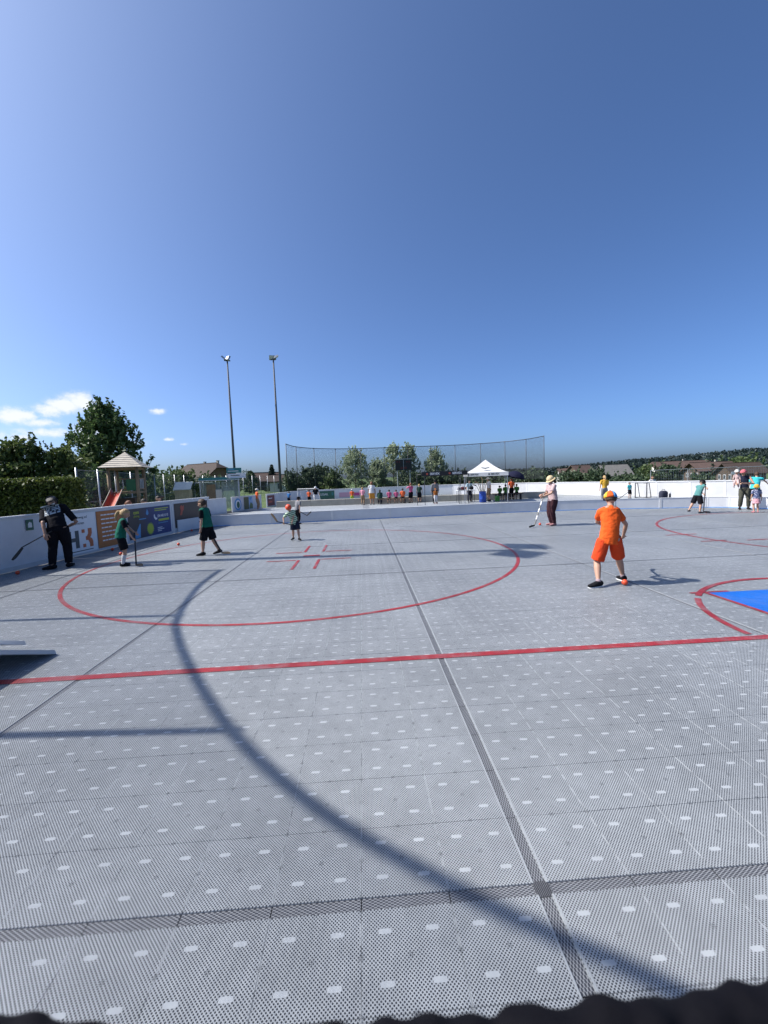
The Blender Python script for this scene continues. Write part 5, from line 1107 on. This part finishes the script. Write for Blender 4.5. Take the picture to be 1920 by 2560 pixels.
def back_patch(root, shirt, wf, face, loc, w, z0f, z1f, lean_f, material):
    V = []; F = []; UV = []; n = 10
    a = Matrix.Rotation(R(face), 3, 'Z')
    up_ = a @ (wf('top') - wf('hip')); hip = a @ (wf('hip') - Vector((loc[0], loc[1], 0))); sv_ = (a @ (wf('sR') - wf('sL'))).normalized(); bk = sv_.cross(up_.normalized()); bk = bk if bk.y < 0 else -bk
    for i in range(n + 1):
        for j in range(n + 1):
            u_, v_ = i / n, j / n; p = hip + up_ * (z0f + (z1f - z0f) * v_) + sv_ * (u_ - .5) * w + bk * .22; V.append(p); UV.append((u_, v_))
    for i in range(n):
        for j in range(n): k = i * (n + 1) + j; F.append((k, k + n + 1, k + n + 2, k + 1))
    me = bpy.data.meshes.new('back_print'); me.from_pydata(V, [], F); me.update(); with_uv(me, np.array(UV, dtype=np.float32)); me.materials.append(material); o = bpy.data.objects.new('back_print', me); COL.objects.link(o); o.parent = root
    s_ = o.modifiers.new('w', 'SHRINKWRAP'); s_.target = shirt; s_.wrap_method = 'PROJECT'; s_.use_project_x = s_.use_project_y = s_.use_project_z = False; s_.use_project_y = True; s_.use_positive_direction = True; s_.use_negative_direction = True; s_.offset = .006; s_.wrap_mode = 'ABOVE_SURFACE'; me.shade_smooth(); PENDING.append(o)
back_patch(man, msh, wf, -20, (-6.70, 9.58), .29, .38, .93, 0, pm)
hw = wf('wL'); stick('dark hockey stick held out to the left by the man in black', hw + Vector((.10, .06, .04)), (-7.16, 9.17, .55), (-7.31, 9.07, .31), stick_blk, stick_blk, group='sticks in hands')
# girl with a ponytail
g_, wf, _ = person('girl with a blond ponytail in a green bib and white shin pads', (-5.31, 9.47), 62, 1.25, F_BLK, F_BLK, 'blond', 'black', lean=(12, 0), head=(12, 14), bib=F_GREEN, hair_style='pony', vox=HERO, leg_t=.44, socks=(F_WHITE, .72), hs=.105, loose=1.12, pose={'wR': ('W', -4.99, 9.36, .60), 'wL': ('W', -5.0, 9.5, .70)}, stance=.05)
stick('dark hockey stick of the girl in the green bib', (-5.02, 9.5, .72), (-4.94, 9.30, .03), (-4.76, 9.25, .03), stick_blk, group='sticks in hands')
# boy in green bib
b1, wf, _ = person('boy in a green bib and black shorts striding left past the circle', (-3.79, 10.44), -82, 1.37, F_BLK, F_BLK, 'brown', 'black', lean=(8, 0), head=(-4, 12), bib=F_GREEN, vox=HERO, leg_t=.5, hs=.11, loose=1.1, pose={'aL': ('W', -3.92, 10.38, .055), 'aR': ('W', -3.56, 10.50, .06), 'wL': ('W', -3.90, 10.28, .60), 'wR': ('W', -3.80, 10.66, .64), 'tL': ('W', -4.06, 10.36, .05), 'tR': ('W', -3.70, 10.48, .03)}, socks=(F_BLK, .12))
stick('pale hockey stick trailing behind the boy in the green bib', (-3.88, 10.62, .68), (-3.45, 10.36, .04), (-3.24, 10.32, .03), stick_blk, stick_wood, group='sticks in hands')
# running child
r1, wf, _ = person('child in a striped green shirt and orange helmet running with a raised stick', (-2.0, 12.35), 160, 1.06, F_STRIPE, F_NAVY, 'brown', 'black', lean=(8, 22), head=(0, 8), hat=('helmet', ORANGEB), vox=HERO, leg_t=.46, hs=.098, loose=1.15,
                   pose={'aR': ('W', -2.07, 12.40, .06), 'aL': ('W', -1.88, 12.28, .05), 'wR': ('W', -2.28, 12.2, .54), 'wL': ('W', -2.05, 12.15, .48), 'hip': (.03, 0, .47), 'tR': ('W', -2.12, 12.28, .03), 'tL': ('W', -1.82, 12.2, .03)})
stick('wooden hockey stick raised to the left by the running child', (-2.02, 12.16, .46), (-2.46, 12.1, .59), (-2.60, 12.03, .82), stick_blk, stick_wood, group='sticks in hands')
# child by the divider
k1, wf, _ = person('child in grey with a dark cap behind the running child', (-2.62, 16.9), 40, 1.12, F_GREY, F_BLK, 'dark', 'black', lean=(14, 0), hat=('cap', F_BLK), vox=.013, leg_t=.9, pose={'wR': ('W', -2.5, 16.8, .50), 'wL': ('W', -2.6, 16.95, .55)})
stick('dark hockey stick held out to the right by the child in grey', (-2.62, 16.95, .56), (-2.2, 16.72, .34), (-2.02, 16.7, .48), stick_blk, group='sticks in hands')
# boy in orange
cap_cols = [fabric('cap_yellow', (.80, .50, .06)), fabric('cap_blue', (.03, .13, .45)), fabric('cap_orange', (.85, .14, .03)), fabric('cap_sky', (.12, .38, .75)), fabric('cap_navy', (.02, .04, .12)), fabric('cap_red', (.6, .06, .04))]
o1, wf, _ = person('boy in orange shirt and shorts with a patchwork cap, seen from behind', (3.62, 6.03), 14, 1.42, F_ORANGE, F_ORED, 'brown', 'black', lean=(10, 4), head=(-6, 10), hat=('panel_cap', [cap_cols[4], cap_cols[4], cap_cols[1], cap_cols[0], cap_cols[2], cap_cols[3]]), vox=.0085, leg_t=.47, hs=.098, loose=1.08, fat=.97, sleeve=.62, socks=(fabric('sock_grey', (.4, .3, .32)), .14), sole=WHITE2, hem=.25,
                   pose={'aL': ('W', 3.39, 5.93, .07), 'aR': ('W', 3.92, 6.18, .07), 'tL': ('W', 3.22, 5.92, .04), 'tR': ('W', 3.93, 6.35, .05), 'hip': (-.01, 0, .49), 'hR': (.05, 0, .47), 'hL': (-.06, 0, .47), 'sR': ('W', 3.745, 6.08, 1.10), 'sL': ('W', 3.535, 6.13, 1.08), 'eR': ('W', 3.96, 6.18, .87), 'wR': ('W', 4.01, 6.32, .69), 'eL': ('W', 3.63, 6.39, .90), 'wL': ('W', 3.90, 6.46, .80)})
stick('hockey stick hidden in front of the boy in orange, blade raised', (4.04, 6.40, .62), (3.95, 6.78, .86), (3.93, 6.92, .98), stick_blk, group='sticks in hands')
# woman with the straw hat
w1, wf, _ = person('woman in a straw hat and pale pink shirt leaning on a hockey stick', (6.0, 13.1), -98, 1.60, F_PINK, F_MAROON, 'brown', fabric('shoe_rose', (.4, .2, .2)), lean=(6, 0), head=(-5, 26), hat=('sunhat', F_STRAW), hair_style='long', vox=HERO, leg_t=.97, fat=1.12, loose=1.1, hem=.1, pose={'wL': ('W', 5.64, 12.93, .95), 'wR': ('W', 5.66, 13.1, .99)}, stance=.045)
stick('black and white taped stick of the woman in the straw hat', (5.70, 13.06, 1.02), (5.27, 12.80, .05), (5.05, 12.62, .03), stick_blk, tape=P_W, group='sticks in hands')
# boy in teal
t1, wf, _ = person('boy in a teal shirt and dark shorts bending over his stick', (12.1, 14.72), 75, 1.24, F_TEAL, F_BLK, 'dark', 'grey', lean=(24, 0), head=(0, 25), hat=('cap', F_BLK), vox=.011, leg_t=.48, loose=1.12, hs=.1, pose={'aL': ('W', 11.80, 14.8, .05), 'aR': ('W', 12.08, 14.6, .05), 'wR': ('W', 12.27, 14.58, .92), 'eR': ('W', 12.3, 14.75, 1.02), 'wL': ('W', 12.2, 14.6, .7)})
stick('upright dark stick of the boy in teal', (12.26, 14.57, .98), (12.12, 14.48, .05), (12.32, 14.42, .03), stick_blk, group='sticks in hands')
# woman with baby and companions
m1, wf, _ = person('woman in a navy top and pink cap carrying a baby', (14.33, 15.22), -150, 1.52, F_NAVY, F_OLIVE, 'brown', 'black', lean=(-3, 4), head=(30, 0), hat=('cap', F_CAPP), vox=.0105, sleeve=0, leg_t=.93, stance=.085, pose={'wR': ('W', 13.76, 14.96, .99), 'eR': ('W', 14.0, 15.22, .98), 'wL': ('W', 13.90, 14.86, 1.0), 'eL': ('W', 14.46, 14.98, .97)})
person('baby in pale pink with a white hat on the woman\'s arm', (13.85, 15.04), -130, .66, F_BABY, F_BABY, 'blond', fabric('bootie_white', (.6, .56, .56)), hat=('cap', F_CREAM), vox=.010, leg_t=.9, sleeve=1.7, hs=.088, z0=.78, pose={'aR': (.1, .12, .12), 'aL': (-.1, .16, .10), 'wR': (.16, .12, .5)})
person('person in a turquoise shirt and black shorts at the right edge', (15.45, 15.95), 40, 1.42, F_TURQ, F_BLK, 'brown', 'brown', lean=(14, 6), head=(20, 10), vox=.011, leg_t=.5, loose=1.15, pose={'wR': ('W', 15.9, 15.9, .92), 'eR': ('W', 15.72, 15.9, 1.08)})
person('toddler in a floral top and pink skirt with a yellow hat', (13.72, 14.1), 20, .97, floral_mat(), F_SKIRT, 'blond', fabric('shoe_pink', (.5, .22, .25)), hat=('sunhat', fabric('hat_yellow', (.62, .38, .06))), vox=.0105, skirt=True, hs=.085, loose=1.15)
# far half
FV = .02; GF = 'people in the far half'
person('small child in turquoise with a stick by the sunlit far boards', (15.05, 23.2), 170, .93, F_TURQ, F_BLK, 'brown', 'black', vox=FV, group=GF, leg_t=.5)
stick('thin stick of the small child in turquoise', (14.95, 23.05, .42), (14.2, 22.8, .05), (14.05, 22.75, .05), stick_blk, group='sticks in hands')
person('blond person in a yellow shirt above the boy in orange', (12.25, 20.9), 10, 1.42, F_YEL, F_GREY, 'blond', 'white', vox=FV, group=GF, hair_style='pony', pose={'wR': (.06, .12, .6)}, leg_t=.9)
person('child in an orange top with a white cap by the far left boards', (-6.42, 26.2), 60, 1.36, F_ORB, F_TAN, 'brown', 'white', vox=FV, group=GF, hat=('cap', F_CREAM), leg_t=.8)
person('child in blue in front of the white corner boards', (-5.35, 31.0), 20, 1.0, F_BLUE, F_NAVY, 'dark', 'black', vox=FV, group=GF, leg_t=.5, lean=(12, 0))
person('child in orange beside the goalkeeper', (-3.75, 30.0), 10, 1.08, F_ORB, F_BLK, 'brown', 'black', vox=FV, group=GF, leg_t=.5)
person('goalkeeper child with a white helmet and white leg pads', (-3.3, 30.2), 175, 1.28, F_BLK, F_WHITE, 'dark', 'white', vox=FV, group=GF, hat=('helmet', WHITE2), leg_t=.95, fat=1.25, pose={'wR': (.2, .12, .52), 'wL': (-.2, .12, .52)})
person('child in an orange shirt and lime shorts on the concrete wall', (-.72, 29.3), 5, 1.02, F_ORB, F_LIME, 'brown', 'grey', vox=FV, group=GF, leg_t=.55, z0=.0, hat=('cap', F_CREAM))
person('slim child in pale pink standing at the wall', (.0, 27.5), 20, 1.16, fabric('shirt_rose', (.75, .33, .42)), F_TAN, 'blond', 'brown', vox=FV, group=GF, leg_t=.9)
person('adult in a white shirt and ochre shorts seen from behind', (.60, 27.2), 5, 1.5, F_WHITE, F_OCHRE, 'red', 'grey', vox=.016, group=GF, fat=1.3, loose=1.12, leg_t=.5, skin=SKIN2)
person('seated person in a dark green jacket', (1.12, 27.45), 0, 1.25, F_DGREEN, F_NAVY, 'dark', 'black', vox=FV, group=GF, seat=.30, sleeve=1.9, leg_t=.95, hair_style='long', fat=1.3, loose=1.15)
person('left child in pink on the bench', (1.72, 27.40), 0, 1.12, F_HOT, F_BLK, 'dark', 'black', vox=FV, group=GF, seat=.35)
person('right child in pink on the bench', (2.17, 27.38), 0, 1.08, F_HOT, F_BLK, 'dark', 'black', vox=FV, group=GF, seat=.35)
person('child in bright orange on the bench', (2.60, 27.42), 0, 1.22, F_ORB, F_BLK, 'dark', 'black', vox=FV, group=GF, seat=.35, fat=1.1)
person('person in a pink shirt and long black shorts holding a phone', (3.15, 27.5), -25, 1.32, F_HOT, F_BLK, 'red', 'black', vox=FV, group=GF, leg_t=.55, fat=1.1, pose={'wL': (-.1, .14, .78), 'wR': (.06, .15, .78)})
person('slim child in a green shirt near the black banner posts', (3.72, 27.6), 10, 1.22, F_DGREEN, F_BLK, 'blond', 'grey', vox=FV, group=GF, leg_t=.5)
person('adult in a grey jacket and dark hat bending behind a child', (4.50, 26.2), 180, 1.5, F_GREY, F_BLK, 'dark', 'black', vox=FV, group=GF, hat=('cap', F_BLK), sleeve=1.9, leg_t=.95, lean=(20, 0), fat=1.2)
person('child in rust orange held by the grey jacket adult', (4.45, 25.7), 175, .95, F_RUST, F_WHITE, 'dark', fabric('shoe_red', (.25, .03, .03)), vox=FV, group=GF, leg_t=.9, fat=1.25, hat=('cap', F_RUST))
person('person in a light blue shirt at the tent table', (6.72, 26.4), 170, 1.38, F_LBLUE, F_NAVY, 'dark', 'black', vox=FV, group=GF, leg_t=.95)
person('man in white standing beside the blue barrel', (7.90, 26.1), -100, 1.50, F_WHITE, F_TAN, 'brown', 'black', vox=FV, group=GF, leg_t=.55, hat=('cap', F_CREAM), lean=(6, 0))
person('left child in green with a hat on the bench', (8.65, 26.35), 25, 1.02, F_GRASS, F_DGREEN, 'dark', 'black', vox=FV, group=GF, seat=.40, hat=('sunhat', F_BLK))
person('middle child in green on the bench', (9.02, 26.35), 10, 1.15, F_GRASS, F_DGREEN, 'dark', 'black', vox=FV, group=GF, seat=.40)
person('child in green at the right end of the bench', (9.75, 26.40), 0, 1.15, F_GRASS, F_BLK, 'red', 'black', vox=FV, group=GF, seat=.40)
person('child in an orange shirt standing behind the bench under the umbrella', (9.62, 26.95), 0, 1.36, F_ORB, F_BLK, 'red', 'black', vox=FV, group=GF, leg_t=.9)
# spectators behind the left boards
GS = 'spectators behind the left boards'
for x in (-8.35,): 
    bt = thing('spectator_bench', 'bench behind the left boards under the three spectators', 'bench', (x, 16.6, 0), R(82)); MB().bevbox((0, 0, .42), (3.0, .3, .05), .01).build('seat', WOOD, bt)
    for k in (-1.2, 1.2): MB().bevbox((k, 0, .2), (.06, .26, .4), .01).build('leg', DARKM, bt)
person('seated spectator with auburn hair and a white top, leftmost behind the boards', (-8.52, 15.6), 100, 1.62, F_WHITE, F_NAVY, 'red', 'black', vox=.016, group=GS, seat=.43, hair_style='long', lean=(14, 0), head=(0, 15))
person('seated spectator with short dark hair and a white top behind the boards', (-8.42, 16.5), 110, 1.66, F_WHITE, F_NAVY, 'dark', 'black', vox=.016, group=GS, seat=.43, lean=(14, 0), head=(0, 15))
person('seated spectator in black, rightmost behind the boards', (-8.3, 17.5), 120, 1.72, F_BLK, F_NAVY, 'dark', 'black', vox=.016, group=GS, seat=.45, lean=(10, 0), sleeve=1.9)
person('person in a white shirt beyond the sunlit far boards', (18.35, 26.0), 180, 1.55, F_WHITE, F_NAVY, 'brown', 'black', vox=FV, group=GF, z0=-.35, leg_t=.95)

# ------------------------------------------------------------------ near rail with dark padded cloth
nr = thing('near_rail', 'thin steel rail right in front of the camera below the picture', 'rail', (-.6, .20, 0)); MB().tube([(0, 0, 1.40), (1.25, 0, 1.36)], .016, 10).build('bar', GALV, nr, True)
for x in (.02, 1.22): MB().tube([(x, 0, 0), (x, 0, 1.40 - .03 * x)], .016, 8).build('post', GALV, nr, True)
cl = MB(); cloth = fabric('dark_padded_cloth', (.0045, .0042, .007))
CP = [(-.34, 2500), (-.20, 2502), (-.18, 2510), (-.16, 2522), (-.145, 2545), (-.09, 2556), (-.05, 2554), (-.01, 2549), (.01, 2544), (.03, 2532), (.06, 2527), (.075, 2515), (.10, 2509), (.12, 2482), (.14, 2470), (.155, 2490), (.17, 2476), (.2, 2465), (.34, 2455)]
def cz(x): return 1.4505 - .0535 * x + (2560 - np.interp(x, [p[0] for p in CP], [p[1] for p in CP])) * .00033 - .027 - .017 * np.clip(x * 6, 0, 1)
x = -.34
while x < .34:
    r_ = random.uniform(.008, .013); cl.ball((x, .20 + random.uniform(-.003, .003), cz(x) - r_ * .85), (r_ * 1.3, .014, r_), nu=14, nv=10); x += r_ * random.uniform(1.2, 2.0)
cl.loft([(x_, .20, cz(x_) - .030) for x_ in np.linspace(-.36, .36, 25)], [(.016, .020)] * 25, (0, 1, 0))
o = soft(cl, 'padded_cloth', cloth, None, .004, 16); tag(o, 'dark bumpy padded cloth along the bottom picture edge', 'cloth')

# ------------------------------------------------------------------ bake the soft shapes
dg = bpy.context.evaluated_depsgraph_get()
baked = [(o, bpy.data.meshes.new_from_object(o.evaluated_get(dg), depsgraph=dg)) for o in PENDING]
for o, me in baked:
    old = o.data; mats = [m_ for m_ in old.materials]; o.modifiers.clear(); o.data = me; me.materials.clear()
    for m_ in mats: me.materials.append(m_)
    me.name = o.name; me.shade_smooth()
